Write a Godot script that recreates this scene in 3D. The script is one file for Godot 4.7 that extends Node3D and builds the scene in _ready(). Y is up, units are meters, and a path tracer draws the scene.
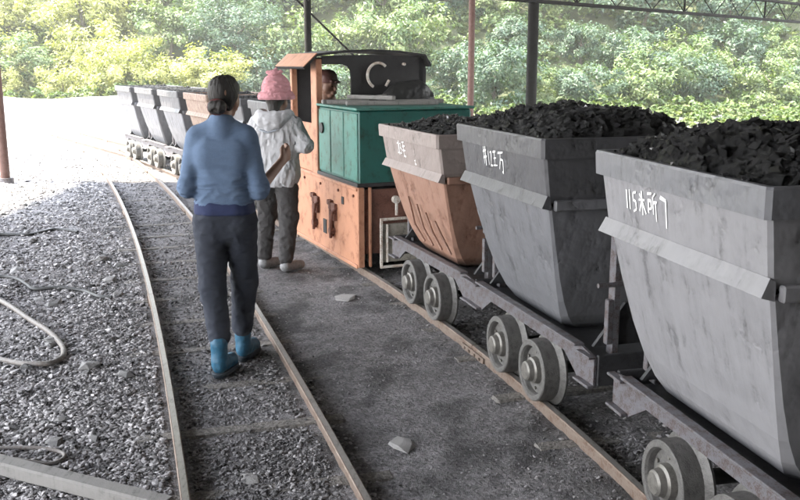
extends Node3D

# ---------------------------------------------------------------- mesh builder
class MB:
	var v := PackedVector3Array()
	var n := PackedVector3Array()
	var c := PackedColorArray()
	var col := Color(1, 1, 1)

	func tri(a: Vector3, b: Vector3, d: Vector3) -> void:
		var nn := (b - a).cross(d - a).normalized()
		v.append(a); v.append(d); v.append(b)
		n.append(nn); n.append(nn); n.append(nn)
		c.append(col); c.append(col); c.append(col)

	func trin(a: Vector3, b: Vector3, d: Vector3, na: Vector3, nb: Vector3, nd: Vector3) -> void:
		v.append(a); v.append(d); v.append(b)
		n.append(na); n.append(nd); n.append(nb)
		c.append(col); c.append(col); c.append(col)

	func quad(a: Vector3, b: Vector3, d: Vector3, e: Vector3) -> void:
		tri(a, b, d); tri(a, d, e)

	func out(pts: Array, inside: Vector3) -> void:      # a convex face turned away from a point inside
		var a: Vector3 = pts[0]
		var nn: Vector3 = (pts[1] - a).cross(pts[2] - a)
		if nn.dot(a - inside) < 0.0:
			pts.reverse()
		for i in range(1, pts.size() - 1):
			tri(pts[0], pts[i], pts[i + 1])

	func box(ctr: Vector3, size: Vector3, bev := 0.0, bas := Basis()) -> void:
		var h := size * 0.5
		var P := func(p: Vector3) -> Vector3: return ctr + bas * p
		var S := [-1.0, 1.0]
		if bev <= 0.0:
			for s in S:
				out([P.call(Vector3(s * h.x, -h.y, -h.z)), P.call(Vector3(s * h.x, h.y, -h.z)), P.call(Vector3(s * h.x, h.y, h.z)), P.call(Vector3(s * h.x, -h.y, h.z))], ctr)
				out([P.call(Vector3(-h.x, s * h.y, -h.z)), P.call(Vector3(h.x, s * h.y, -h.z)), P.call(Vector3(h.x, s * h.y, h.z)), P.call(Vector3(-h.x, s * h.y, h.z))], ctr)
				out([P.call(Vector3(-h.x, -h.y, s * h.z)), P.call(Vector3(h.x, -h.y, s * h.z)), P.call(Vector3(h.x, h.y, s * h.z)), P.call(Vector3(-h.x, h.y, s * h.z))], ctr)
			return
		var i := h - Vector3(bev, bev, bev)
		for s in S:
			out([P.call(Vector3(s * h.x, -i.y, -i.z)), P.call(Vector3(s * h.x, i.y, -i.z)), P.call(Vector3(s * h.x, i.y, i.z)), P.call(Vector3(s * h.x, -i.y, i.z))], ctr)
			out([P.call(Vector3(-i.x, s * h.y, -i.z)), P.call(Vector3(i.x, s * h.y, -i.z)), P.call(Vector3(i.x, s * h.y, i.z)), P.call(Vector3(-i.x, s * h.y, i.z))], ctr)
			out([P.call(Vector3(-i.x, -i.y, s * h.z)), P.call(Vector3(i.x, -i.y, s * h.z)), P.call(Vector3(i.x, i.y, s * h.z)), P.call(Vector3(-i.x, i.y, s * h.z))], ctr)
			for t in S:
				out([P.call(Vector3(s * h.x, t * i.y, -i.z)), P.call(Vector3(s * h.x, t * i.y, i.z)), P.call(Vector3(s * i.x, t * h.y, i.z)), P.call(Vector3(s * i.x, t * h.y, -i.z))], ctr)
				out([P.call(Vector3(s * h.x, -i.y, t * i.z)), P.call(Vector3(s * h.x, i.y, t * i.z)), P.call(Vector3(s * i.x, i.y, t * h.z)), P.call(Vector3(s * i.x, -i.y, t * h.z))], ctr)
				out([P.call(Vector3(-i.x, s * h.y, t * i.z)), P.call(Vector3(i.x, s * h.y, t * i.z)), P.call(Vector3(i.x, s * i.y, t * h.z)), P.call(Vector3(-i.x, s * i.y, t * h.z))], ctr)
				for u in S:
					out([P.call(Vector3(s * h.x, t * i.y, u * i.z)), P.call(Vector3(s * i.x, t * h.y, u * i.z)), P.call(Vector3(s * i.x, t * i.y, u * h.z))], ctr)

	func bar(a: Vector3, b: Vector3, w: float, h: float, bev := 0.0) -> void:   # square bar between two points
		var d := (b - a)
		var zz := d.normalized()
		var up := Vector3.UP if absf(zz.y) < 0.95 else Vector3.RIGHT
		var xx := up.cross(zz).normalized()
		box((a + b) * 0.5, Vector3(w, h, d.length()), bev, Basis(xx, zz.cross(xx), zz))

	func tube(pts: Array, r, sides := 8, caps := true) -> void:
		var rings := []
		var m := pts.size()
		var prev := Vector3.ZERO
		for i in m:
			var d: Vector3 = (pts[mini(i + 1, m - 1)] - pts[maxi(i - 1, 0)]).normalized()
			var x: Vector3
			if prev == Vector3.ZERO:
				x = d.cross(Vector3.UP if absf(d.y) < 0.9 else Vector3.RIGHT).normalized()
			else:
				x = (prev - d * prev.dot(d)).normalized()
			prev = x
			var y := d.cross(x)
			var ring := []
			var rr: float = r[i] if r is Array else r
			for k in sides:
				var an := TAU * k / sides
				var o := x * cos(an) + y * sin(an)
				ring.append([pts[i] + o * rr, o])
			rings.append(ring)
		for i in m - 1:
			for k in sides:
				var a = rings[i][k]; var b = rings[i][(k + 1) % sides]
				var e = rings[i + 1][k]; var f = rings[i + 1][(k + 1) % sides]
				trin(a[0], b[0], f[0], a[1], b[1], f[1])
				trin(a[0], f[0], e[0], a[1], f[1], e[1])
		if caps:
			for j in [0, m - 1]:
				var ins: Vector3 = pts[1] if j == 0 else pts[m - 2]
				var q := []
				for k in sides:
					q.append(rings[j][k][0])
				out(q, ins)

	func lathe(prof: Array, seg: int, xf := Transform3D(), smooth := false) -> void:   # profile of (radius, height) turned about the local y axis
		for i in prof.size() - 1:
			var p: Vector2 = prof[i]
			var q: Vector2 = prof[i + 1]
			var t := (q - p).normalized()
			var nl := Vector2(t.y, -t.x)
			var np := nl
			var nq := nl
			if smooth:
				if i > 0:
					var t0: Vector2 = (prof[i] - prof[i - 1]).normalized()
					np = (nl + Vector2(t0.y, -t0.x)).normalized()
				if i < prof.size() - 2:
					var t1: Vector2 = (prof[i + 2] - prof[i + 1]).normalized()
					nq = (nl + Vector2(t1.y, -t1.x)).normalized()
			for k in seg:
				var a0 := TAU * k / seg
				var a1 := TAU * (k + 1) / seg
				var c0 := Vector3(cos(a0), 0, sin(a0))
				var c1 := Vector3(cos(a1), 0, sin(a1))
				var A := xf * (c0 * p.x + Vector3(0, p.y, 0)); var B := xf * (c1 * p.x + Vector3(0, p.y, 0))
				var C := xf * (c1 * q.x + Vector3(0, q.y, 0)); var D := xf * (c0 * q.x + Vector3(0, q.y, 0))
				var nA := xf.basis * (c0 * np.x + Vector3(0, np.y, 0)); var nB := xf.basis * (c1 * np.x + Vector3(0, np.y, 0))
				var nC := xf.basis * (c1 * nq.x + Vector3(0, nq.y, 0)); var nD := xf.basis * (c0 * nq.x + Vector3(0, nq.y, 0))
				if q.x > 1e-5:
					trin(A, D, C, nA, nD, nC)
				if p.x > 1e-5:
					trin(A, C, B, nA, nC, nB)

	func prism(poly: PackedVector2Array, depth: float, xf := Transform3D()) -> void:   # a flat outline given depth along local z
		var z := depth * 0.5
		var p := poly
		if Geometry2D.is_polygon_clockwise(p):
			p = poly.duplicate(); p.reverse()
		var ix := Geometry2D.triangulate_polygon(p)
		for i in range(0, ix.size(), 3):
			var a := p[ix[i]]; var b := p[ix[i + 1]]; var d := p[ix[i + 2]]
			if (b - a).cross(d - a) < 0.0:
				var t := b; b = d; d = t
			tri(xf * Vector3(a.x, a.y, z), xf * Vector3(b.x, b.y, z), xf * Vector3(d.x, d.y, z))
			tri(xf * Vector3(a.x, a.y, -z), xf * Vector3(d.x, d.y, -z), xf * Vector3(b.x, b.y, -z))
		for i in p.size():
			var a := p[i]; var b := p[(i + 1) % p.size()]
			quad(xf * Vector3(a.x, a.y, -z), xf * Vector3(b.x, b.y, -z), xf * Vector3(b.x, b.y, z), xf * Vector3(a.x, a.y, z))

	func lump(ctr: Vector3, size: Vector3, rng: RandomNumberGenerator, jit := 0.35) -> void:   # a broken lump: an uneven block
		var b := Basis.from_euler(Vector3(rng.randf() * TAU, rng.randf() * TAU, rng.randf() * TAU))
		var p := []
		for i in 8:
			var q := Vector3(1 if i & 1 else -1, 1 if i & 2 else -1, 1 if i & 4 else -1) * 0.5
			q += Vector3(rng.randf_range(-jit, jit), rng.randf_range(-jit, jit), rng.randf_range(-jit, jit))
			p.append(ctr + b * (q * size))
		for f in [[0, 2, 3, 1], [4, 5, 7, 6], [0, 1, 5, 4], [2, 6, 7, 3], [0, 4, 6, 2], [1, 3, 7, 5]]:
			quad(p[f[0]], p[f[1]], p[f[2]], p[f[3]])

	func mesh() -> ArrayMesh:
		var a := []
		a.resize(Mesh.ARRAY_MAX)
		a[Mesh.ARRAY_VERTEX] = v
		a[Mesh.ARRAY_NORMAL] = n
		a[Mesh.ARRAY_COLOR] = c
		var m := ArrayMesh.new()
		m.add_surface_from_arrays(Mesh.PRIMITIVE_TRIANGLES, a)
		return m

# ---------------------------------------------------------------- a field of tapered capsules, meshed as surface nets
class Field:
	var prims := []            # [a, b, ra, rb, depth factor]
	var cell := 0.012
	var k := 0.04
	var fold := 0.0            # height of cloth folds
	var fold_scale := Vector3(30, 30, 30)
	var fold_top := 9.0        # above this height folds are faint
	var noise: FastNoiseLite
	var cuts := []             # planes [point, normal]: what lies on the normal's side is cut off

	func cap(a: Vector3, b: Vector3, ra: float, rb: float, fz := 1.0) -> void:
		prims.append([a, b, ra, rb, fz])

	func chain(pts: Array, rs: Array) -> void:
		for i in pts.size() - 1:
			cap(pts[i], pts[i + 1], rs[i], rs[i + 1])

	func into(mb: MB) -> void:
		var lo := Vector3(1e9, 1e9, 1e9)
		var hi := -lo
		for p in prims:
			var r: float = maxf(p[2], p[3]) + cell * 3.0
			for e in 2:
				var q: Vector3 = p[e]
				lo = lo.min(q - Vector3(r, r, r)); hi = hi.max(q + Vector3(r, r, r))
		var nx := int((hi.x - lo.x) / cell) + 2
		var ny := int((hi.y - lo.y) / cell) + 2
		var nz := int((hi.z - lo.z) / cell) + 2
		var f := PackedFloat32Array()
		f.resize(nx * ny * nz)
		f.fill(1.0)
		var pad := k + cell * 2.5
		for p in prims:
			var a: Vector3 = p[0]
			var b: Vector3 = p[1]
			var ra: float = p[2]
			var rb: float = p[3]
			var fz: float = p[4]
			var ab := b - a
			ab.z *= fz
			var l2 := maxf(ab.length_squared(), 1e-9)
			var rr := maxf(ra, rb) + pad
			var m0 := ((a.min(b) - Vector3(rr, rr, rr) - lo) / cell)
			var m1 := ((a.max(b) + Vector3(rr, rr, rr) - lo) / cell)
			var x0 := maxi(int(m0.x), 0); var x1 := mini(int(m1.x) + 1, nx - 1)
			var y0 := maxi(int(m0.y), 0); var y1 := mini(int(m1.y) + 1, ny - 1)
			var z0 := maxi(int(m0.z), 0); var z1 := mini(int(m1.z) + 1, nz - 1)
			for z in range(z0, z1 + 1):
				for y in range(y0, y1 + 1):
					var id := (z * ny + y) * nx + x0
					for x in range(x0, x1 + 1):
						var q := lo + Vector3(x, y, z) * cell - a
						q.z *= fz
						var t := clampf(q.dot(ab) / l2, 0.0, 1.0)
						var d := (q - ab * t).length() - (ra + (rb - ra) * t)
						var o := f[id]
						var h := k - absf(d - o)
						var mn := minf(d, o)
						if h > 0.0:
							mn -= h * h / (4.0 * k)
						f[id] = mn
						id += 1
		if fold > 0.0 or not cuts.is_empty():
			var id := 0
			for z in nz:
				for y in ny:
					for x in nx:
						if f[id] < 0.05 and f[id] > -0.08:
							var q := lo + Vector3(x, y, z) * cell
							if fold > 0.0:
								f[id] += fold * lerpf(1.0, 0.25, smoothstep(fold_top - 0.12, fold_top + 0.05, q.y)) * (2.2 * absf(noise.get_noise_3d(q.x * fold_scale.x, q.y * fold_scale.y, q.z * fold_scale.z)) - 0.4)
							for cu in cuts:
								f[id] = maxf(f[id], (q - cu[0]).dot(cu[1]))
						elif not cuts.is_empty() and f[id] <= -0.08:
							var q := lo + Vector3(x, y, z) * cell
							for cu in cuts:
								f[id] = maxf(f[id], (q - cu[0]).dot(cu[1]))
						id += 1
		var vid := PackedInt32Array()
		vid.resize(nx * ny * nz)
		vid.fill(-1)
		var vs := PackedVector3Array()
		var ns := PackedVector3Array()
		var sy := nx
		var sz := nx * ny
		var off := [0, 1, sy, sy + 1, sz, sz + 1, sz + sy, sz + sy + 1]
		var ed := [[0, 1], [2, 3], [4, 5], [6, 7], [0, 2], [1, 3], [4, 6], [5, 7], [0, 4], [1, 5], [2, 6], [3, 7]]
		for z in nz - 1:
			for y in ny - 1:
				var base := z * sz + y * sy
				for x in nx - 1:
					var i := base + x
					var w := f[i]
					if w > 0.06 or w < -0.06:
						continue
					var s := 0
					for kk in 8:
						if f[i + off[kk]] < 0.0:
							s += 1
					if s == 0 or s == 8:
						continue
					var acc := Vector3.ZERO
					var cnt := 0
					for e in ed:
						var fa := f[i + off[e[0]]]
						var fb := f[i + off[e[1]]]
						if (fa < 0.0) != (fb < 0.0):
							var t := fa / (fa - fb)
							var pa := Vector3(e[0] & 1, (e[0] >> 1) & 1, e[0] >> 2)
							var pb := Vector3(e[1] & 1, (e[1] >> 1) & 1, e[1] >> 2)
							acc += pa.lerp(pb, t)
							cnt += 1
					vid[i] = vs.size()
					vs.append(lo + (Vector3(x, y, z) + acc / cnt) * cell)
					ns.append(Vector3(f[i + 1] + f[i + off[3]] + f[i + off[5]] + f[i + off[7]] - f[i] - f[i + off[2]] - f[i + off[4]] - f[i + off[6]],
						f[i + off[2]] + f[i + off[3]] + f[i + off[6]] + f[i + off[7]] - f[i] - f[i + 1] - f[i + off[4]] - f[i + off[5]],
						f[i + off[4]] + f[i + off[5]] + f[i + off[6]] + f[i + off[7]] - f[i] - f[i + 1] - f[i + off[2]] - f[i + off[3]]).normalized())
		for z in range(1, nz - 1):
			for y in range(1, ny - 1):
				for x in range(1, nx - 1):
					var i := z * sz + y * sy + x
					if vid[i] < 0:
						continue
					var inn := f[i] < 0.0
					if inn != (f[i + 1] < 0.0):
						qd(mb, vs, ns, vid[i], vid[i - sy], vid[i - sy - sz], vid[i - sz], inn)
					if inn != (f[i + sy] < 0.0):
						qd(mb, vs, ns, vid[i], vid[i - sz], vid[i - sz - 1], vid[i - 1], inn)
					if inn != (f[i + sz] < 0.0):
						qd(mb, vs, ns, vid[i], vid[i - 1], vid[i - 1 - sy], vid[i - sy], inn)

	func qd(mb: MB, vs: PackedVector3Array, ns: PackedVector3Array, a: int, b: int, d: int, e: int, inn: bool) -> void:
		if a < 0 or b < 0 or d < 0 or e < 0:
			return
		if not inn:
			var t := b; b = e; e = t
		mb.trin(vs[a], vs[b], vs[d], ns[a], ns[b], ns[d])
		mb.trin(vs[a], vs[d], vs[e], ns[a], ns[d], ns[e])

# ---------------------------------------------------------------- scene helpers
var counts := {}
var M := {}
var rng := RandomNumberGenerator.new()
var fine := FastNoiseLite.new()
var broad := FastNoiseLite.new()

func numbered(called: String) -> String:
	counts[called] = counts.get(called, 0) + 1
	var k: int = counts[called] - 1
	return called if k == 0 else "%s_%03d" % [called, k]

func thing(called: String, label: String, category: String, at := Vector3.ZERO, turn := 0.0, group := "") -> Node3D:
	var o := Node3D.new()
	o.name = numbered(called)
	add_child(o)
	o.position = at
	o.rotation.y = turn
	tag(o, label, category, group)
	return o

func tag(o: Node, label: String, category: String, group := "") -> void:
	o.set_meta("label", label)
	o.set_meta("category", category)
	if group != "":
		o.set_meta("group", group)

func part(called: String, m, mat: Material, parent: Node3D) -> MeshInstance3D:
	var o := MeshInstance3D.new()
	o.name = called
	o.mesh = m.mesh() if m is MB else m
	o.material_override = mat
	parent.add_child(o, true)
	return o

func solo(called: String, m, mat: Material, label: String, category: String, at := Vector3.ZERO, turn := 0.0, group := "") -> MeshInstance3D:
	var o := part(numbered(called), m, mat, self)
	o.position = at
	o.rotation.y = turn
	tag(o, label, category, group)
	return o

func copy(o: Node3D, called: String, at: Vector3, turn: float, label := "") -> Node3D:
	var r: Node3D = o.duplicate()
	r.name = numbered(called)
	add_child(r)
	r.position = at
	r.rotation.y = turn
	if label != "":
		r.set_meta("label", label)
	return r

func noise_bytes(size: int, freq: float, sd: int, kind := 0, oct := 4) -> PackedByteArray:
	var f := FastNoiseLite.new()
	f.seed = sd
	f.frequency = freq
	f.noise_type = FastNoiseLite.TYPE_CELLULAR if kind == 1 else FastNoiseLite.TYPE_SIMPLEX_SMOOTH
	if kind == 1:
		f.cellular_return_type = FastNoiseLite.RETURN_CELL_VALUE
		f.fractal_type = FastNoiseLite.FRACTAL_NONE
	else:
		f.fractal_octaves = oct
	var im := f.get_seamless_image(size, size, false, false, 0.1)
	im.convert(Image.FORMAT_L8)
	return im.get_data()

func streak_bytes(size: int, sd: int) -> PackedByteArray:      # noise drawn out along the vertical
	var f := FastNoiseLite.new()
	f.seed = sd
	f.frequency = 0.05
	f.fractal_octaves = 4
	var im := f.get_seamless_image(size, size / 16, false, false, 0.1)
	im.convert(Image.FORMAT_L8)
	im.resize(size, size, Image.INTERPOLATE_CUBIC)
	return im.get_data()

func ramp_tex(size: int, layers: Array, weights: Array, offs: Array, cols: Array) -> ImageTexture:
	var g := Gradient.new()
	g.offsets = PackedFloat32Array(offs)
	g.colors = PackedColorArray(cols)
	var lr := PackedByteArray(); lr.resize(256)
	var lg := PackedByteArray(); lg.resize(256)
	var lb := PackedByteArray(); lb.resize(256)
	for i in 256:
		var q := g.sample(i / 255.0).linear_to_srgb()
		lr[i] = int(clampf(q.r, 0, 1) * 255); lg[i] = int(clampf(q.g, 0, 1) * 255); lb[i] = int(clampf(q.b, 0, 1) * 255)
	var data := PackedByteArray()
	data.resize(size * size * 3)
	var tot := 0.0
	for w in weights:
		tot += w
	for i in size * size:
		var s := 0.0
		for l in layers.size():
			s += layers[l][i] * weights[l]
		var q := clampi(int((s / tot - 127.5) * 1.7 + 127.5), 0, 255)
		data[i * 3] = lr[q]; data[i * 3 + 1] = lg[q]; data[i * 3 + 2] = lb[q]
	var im := Image.create_from_data(size, size, false, Image.FORMAT_RGB8, data)
	return ImageTexture.create_from_image(im)

func grey(x: float) -> Color:
	return Color(x, x, x)

func lin(r: float, g: float, b: float) -> Color:
	return Color(r, g, b).linear_to_srgb()

func mat(col: Color, rough := 0.8, tex: Texture2D = null, scale := 1.0, bump: Texture2D = null, cm := 0.5, metal := 0.0, world := false) -> StandardMaterial3D:
	var m := StandardMaterial3D.new()
	m.albedo_color = col
	m.roughness = rough
	m.metallic = metal
	if tex != null or bump != null:
		m.uv1_triplanar = true
		m.uv1_world_triplanar = world
		m.uv1_scale = Vector3(scale, scale, scale)
	if tex != null:
		m.albedo_texture = tex
	if bump != null:
		m.heightmap_enabled = true
		m.heightmap_texture = bump
		m.heightmap_scale = cm
	return m

func make_materials() -> void:
	var a := noise_bytes(512, 0.012, 11)
	var b := noise_bytes(512, 0.06, 12)
	var d := noise_bytes(512, 0.2, 13, 0, 3)
	var e := noise_bytes(512, 0.09, 14, 1)
	var st := streak_bytes(512, 15)
	var one := [0.0, 1.0]
	# grit: coal fines with paler dust and chips
	M.t_grit = ramp_tex(512, [a, b, d, e], [0.6, 0.8, 1.2, 0.9], [0.0, 0.35, 0.55, 0.72, 1.0], [grey(0.22), grey(0.42), grey(0.62), grey(0.9), grey(1.0)])
	M.t_relief = ramp_tex(512, [b, d, e], [0.7, 1.0, 0.8], one, [grey(0), grey(1)])
	M.t_worn = ramp_tex(512, [a, b, d], [1.2, 0.9, 0.35], [0.0, 0.3, 0.42, 0.7, 1.0], [grey(0.42), grey(0.6), grey(0.82), grey(0.92), grey(1.0)])
	M.t_paint = ramp_tex(512, [a, st, d, b], [1.0, 0.9, 0.35, 0.5], [0.0, 0.22, 0.36, 0.6, 1.0], [grey(0.36), grey(0.64), grey(0.86), grey(0.94), grey(1.0)])
	M.t_stain = ramp_tex(512, [a, b, st, d], [1.2, 0.45, 0.4, 0.2], [0.0, 0.26, 0.4, 0.6, 1.0], [Color(0.4, 0.3, 0.25), Color(0.68, 0.6, 0.55), Color(0.88, 0.86, 0.84), Color(0.95, 0.94, 0.93), Color(1, 1, 1)])
	M.t_dent = ramp_tex(512, [a, b], [1.0, 0.12], one, [grey(0), grey(1)])
	M.t_rust = ramp_tex(512, [a, b, d], [1.0, 1.0, 0.5], [0.0, 0.35, 0.5, 0.65, 1.0], [Color(0.4, 0.28, 0.22), Color(0.66, 0.52, 0.45), Color(0.88, 0.83, 0.8), Color(0.95, 0.93, 0.9), Color(1, 1, 1)])
	M.t_streak = ramp_tex(512, [st, a, d], [1.3, 0.5, 0.3], [0.0, 0.3, 0.45, 0.62, 1.0], [Color(0.3, 0.24, 0.2), Color(0.62, 0.58, 0.52), Color(0.85, 0.85, 0.83), Color(0.95, 0.95, 0.95), Color(1, 1, 1)])
	M.t_cloth = ramp_tex(512, [a, b, d], [0.5, 0.6, 1.2], one, [grey(0.72), grey(1.0)])
	M.t_fine = ramp_tex(512, [d], [1.0], one, [grey(0), grey(1)])
	M.t_wood = ramp_tex(512, [st, d], [1.4, 0.4], one, [grey(0.5), grey(1.0)])
	var gm := mat(Color.WHITE, 0.95, M.t_grit, 1.7, M.t_relief, 1.6, 0.0, true)
	gm.vertex_color_use_as_albedo = true
	M.ground = gm
	var sm := mat(Color.WHITE, 0.85, M.t_cloth, 6.0)
	sm.vertex_color_use_as_albedo = true
	M.stone = sm
	M.coal = mat(lin(0.013, 0.013, 0.0145), 0.26, M.t_cloth, 8.0, M.t_fine, 0.4)
	M.coal_shiny = mat(lin(0.02, 0.02, 0.022), 0.14, M.t_cloth, 8.0)
	M.coal_fines = mat(lin(0.018, 0.018, 0.02), 0.75, M.t_grit, 3.0, M.t_relief, 1.5)
	M.rail = mat(lin(0.2, 0.16, 0.135), 0.6, M.t_rust, 2.0, M.t_fine, 0.08, 0.25)
	M.sleeper = mat(lin(0.27, 0.25, 0.23), 0.9, M.t_grit, 2.0, M.t_relief, 0.6)
	M.steel_dark = mat(lin(0.045, 0.045, 0.05), 0.55, M.t_worn, 3.0, M.t_fine, 0.1, 0.3)
	M.steel_grey = mat(lin(0.14, 0.14, 0.16), 0.5, M.t_rust, 3.0, M.t_fine, 0.1, 0.3)
	M.wheel = mat(lin(0.15, 0.145, 0.14), 0.55, M.t_worn, 5.0, M.t_relief, 0.25, 0.35)
	M.wheel_worn = mat(lin(0.2, 0.19, 0.175), 0.5, M.t_worn, 5.0, null, 0.0, 0.5)
	M.grey_light = mat(lin(0.225, 0.222, 0.235), 0.5, M.t_paint, 0.8, M.t_dent, 0.8)
	M.grey_mid = mat(lin(0.15, 0.152, 0.165), 0.45, M.t_paint, 0.9, M.t_dent, 0.8)
	M.grey_dark = mat(lin(0.08, 0.08, 0.087), 0.5, M.t_paint, 0.9, M.t_dent, 0.7)
	M.rust_panel = mat(lin(0.29, 0.165, 0.12), 0.6, M.t_stain, 0.9, M.t_dent, 0.7)
	M.tan_panel = mat(lin(0.25, 0.19, 0.155), 0.7, M.t_rust, 1.5, M.t_fine, 0.1)
	M.pink_grey = mat(lin(0.27, 0.225, 0.21), 0.6, M.t_paint, 0.9, M.t_dent, 0.7)
	M.rail_bright = mat(lin(0.32, 0.3, 0.28), 0.45, M.t_paint, 3.0, null, 0.0, 0.6)
	M.near_black = mat(lin(0.02, 0.02, 0.022), 0.7, M.t_worn, 2.0, M.t_relief, 0.2)
	M.chalk = mat(lin(0.8, 0.8, 0.8), 0.95)
	M.orange = mat(lin(0.43, 0.205, 0.12), 0.6, M.t_stain, 0.9, M.t_fine, 0.06)
	M.orange_dark = mat(lin(0.14, 0.055, 0.035), 0.7, M.t_rust, 2.0, M.t_relief, 0.2)
	M.green = mat(lin(0.014, 0.105, 0.09), 0.4, M.t_stain, 1.1, M.t_fine, 0.04)
	M.green_pale = mat(lin(0.055, 0.19, 0.16), 0.5, M.t_stain, 1.4, M.t_fine, 0.04)
	M.charcoal = mat(lin(0.022, 0.02, 0.022), 0.6, M.t_worn, 1.6, M.t_fine, 0.06)
	M.white_paint = mat(lin(0.66, 0.65, 0.62), 0.6, M.t_rust, 2.5)
	M.beige = mat(lin(0.3, 0.28, 0.24), 0.7, M.t_worn, 2.0)
	M.timber = mat(lin(0.24, 0.23, 0.22), 0.85, M.t_paint, 2.0, M.t_fine, 0.1)
	M.post = mat(lin(0.014, 0.014, 0.014), 0.95, M.t_rust, 2.0, M.t_fine, 0.1)
	M.post_brown = mat(lin(0.1, 0.05, 0.04), 0.7, M.t_rust, 2.0, M.t_fine, 0.1)
	M.roof = mat(lin(0.12, 0.11, 0.105), 0.7, M.t_streak, 0.6)
	M.rubber = mat(lin(0.02, 0.02, 0.02), 0.55, M.t_cloth, 5.0)
	M.cable = mat(lin(0.19, 0.185, 0.18), 0.6, M.t_rust, 6.0)
	M.skin = mat(lin(0.34, 0.19, 0.13), 0.55, M.t_cloth, 5.0)
	M.skin_dark = mat(lin(0.2, 0.105, 0.07), 0.55, M.t_cloth, 5.0)
	M.hair = mat(lin(0.012, 0.008, 0.006), 0.6, M.t_wood, 14.0, M.t_wood, 0.5)
	M.hair_tie = mat(lin(0.12, 0.025, 0.025), 0.6, M.t_cloth, 8.0)
	M.blue_knit = mat(lin(0.13, 0.195, 0.31), 0.9, M.t_cloth, 5.0, M.t_fine, 0.22)
	M.navy = mat(lin(0.02, 0.03, 0.09), 0.9, M.t_cloth, 6.0)
	M.denim = mat(lin(0.028, 0.034, 0.052), 0.9, M.t_cloth, 6.0, M.t_fine, 0.22)
	M.boot_blue = mat(lin(0.012, 0.1, 0.18), 0.6, M.t_worn, 5.0)
	M.boot_sole = mat(lin(0.02, 0.03, 0.04), 0.7)
	M.jacket = mat(lin(0.5, 0.5, 0.52), 0.9, M.t_cloth, 5.0, M.t_fine, 0.22)
	M.jacket_grey = mat(lin(0.3, 0.33, 0.37), 0.9, M.t_cloth, 5.0, M.t_fine, 0.08)
	M.trouser_grey = mat(lin(0.045, 0.042, 0.043), 0.9, M.t_cloth, 6.0, M.t_fine, 0.22)
	M.shoe = mat(lin(0.24, 0.24, 0.245), 0.7, M.t_worn, 6.0)
	M.pink = mat(lin(0.62, 0.3, 0.33), 0.95, M.t_cloth, 7.0, M.t_fine, 0.2)
	M.cap_red = mat(lin(0.09, 0.028, 0.022), 0.6, M.t_cloth, 6.0)
	M.eye = mat(lin(0.02, 0.015, 0.012), 0.2)
	M.lip = mat(lin(0.24, 0.085, 0.07), 0.5)
	var lf := mat(Color.WHITE, 0.55)
	lf.vertex_color_use_as_albedo = true
	lf.backlight_enabled = true
	lf.backlight = Color(0.8, 0.85, 0.5)
	M.leaf = lf
	M.bark = mat(lin(0.09, 0.07, 0.055), 0.9, M.t_wood, 3.0, M.t_relief, 1.0)

# ---------------------------------------------------------------- where the rails run
const RAIL_TOP := 0.07
func rail_left(z: float) -> float:
	return -0.00472935 * z * z + 0.27417406 * z + 0.09170935
func siding_x(z: float) -> float:
	return 0.5 * (rail_left(z) - 0.00580596 * z * z + 0.25442459 * z + 0.71874135)
func siding_slope(z: float) -> float:
	return -0.01053531 * z + 0.26429932
func train_rail(z: float) -> float:
	if z < -16.0:
		return train_rail(-16.0) + (z + 16.0) * 0.66
	return -6.86849561e-04 * z * z * z - 3.25731874e-02 * z * z + 4.64269866e-02 * z + 1.36951352
func train_slope(z: float) -> float:
	if z < -16.0:
		return 0.66
	return -3.0 * 6.86849561e-04 * z * z - 2.0 * 3.25731874e-02 * z + 4.64269866e-02
func train_frame(z: float) -> Array:      # centre of the track and heading at the left rail's z
	var k := train_slope(z)
	var d := Vector3(-k, 0, -1).normalized()
	var r := Vector3(-d.z, 0, d.x)
	return [Vector3(train_rail(z), 0, z) + r * 0.32, atan(k)]
func train_at(zc: float) -> Array:        # the same for a centre at zc
	var z := zc
	for i in 6:
		var f := train_frame(z)
		z += zc - f[0].z
	return train_frame(z)

func dist_to_rail(x: float, z: float) -> float:
	var k := 1.0 / sqrt(1.0 + siding_slope(z) * siding_slope(z))
	var dl := absf(absf(x - siding_x(z)) * k - 0.322)
	var k2 := 1.0 / sqrt(1.0 + train_slope(z) * train_slope(z))
	var dt := absf(absf((x - train_rail(z)) * k2 - 0.32) - 0.32)
	return minf(dl, dt)

func ground_h(x: float, z: float) -> float:
	var near := smoothstep(0.0, 0.3, dist_to_rail(x, z)) if z > -30.0 else 1.0
	var h := 0.02 * broad.get_noise_2d(x * 60, z * 60) * near + 0.012 * fine.get_noise_2d(x * 700, z * 700)
	var left := smoothstep(0.1, 1.2, rail_left(z) - x)
	h += left * (0.035 * fine.get_noise_2d(x * 260 + 90, z * 260) + 0.03 * broad.get_noise_2d(x * 90, z * 90 + 50))
	h += 0.006
	if z < -18.0:
		var o := -18.0 - z
		h += 0.25 * broad.get_noise_2d(x * 12, z * 12) * smoothstep(0.0, 10.0, o)
		h += 0.75 * exp(-(pow((x + 11.5) / 3.2, 2) + pow((z + 25.5) / 2.6, 2)))
		h += 0.5 * exp(-(pow((x + 7.6) / 2.0, 2) + pow((z + 27.5) / 2.0, 2)))
		h += 0.2 * exp(-(pow((x - 12.0) / 8.0, 2) + pow((z + 27.0) / 2.4, 2)))
	if z < -29.0:
		var u := -29.0 - z
		h += minf(u, 40.0) * 0.5 * smoothstep(0.0, 6.0, u) + 0.8 * broad.get_noise_2d(x * 8 + 40, z * 8) * smoothstep(0.0, 6.0, u)
	return h

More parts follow.
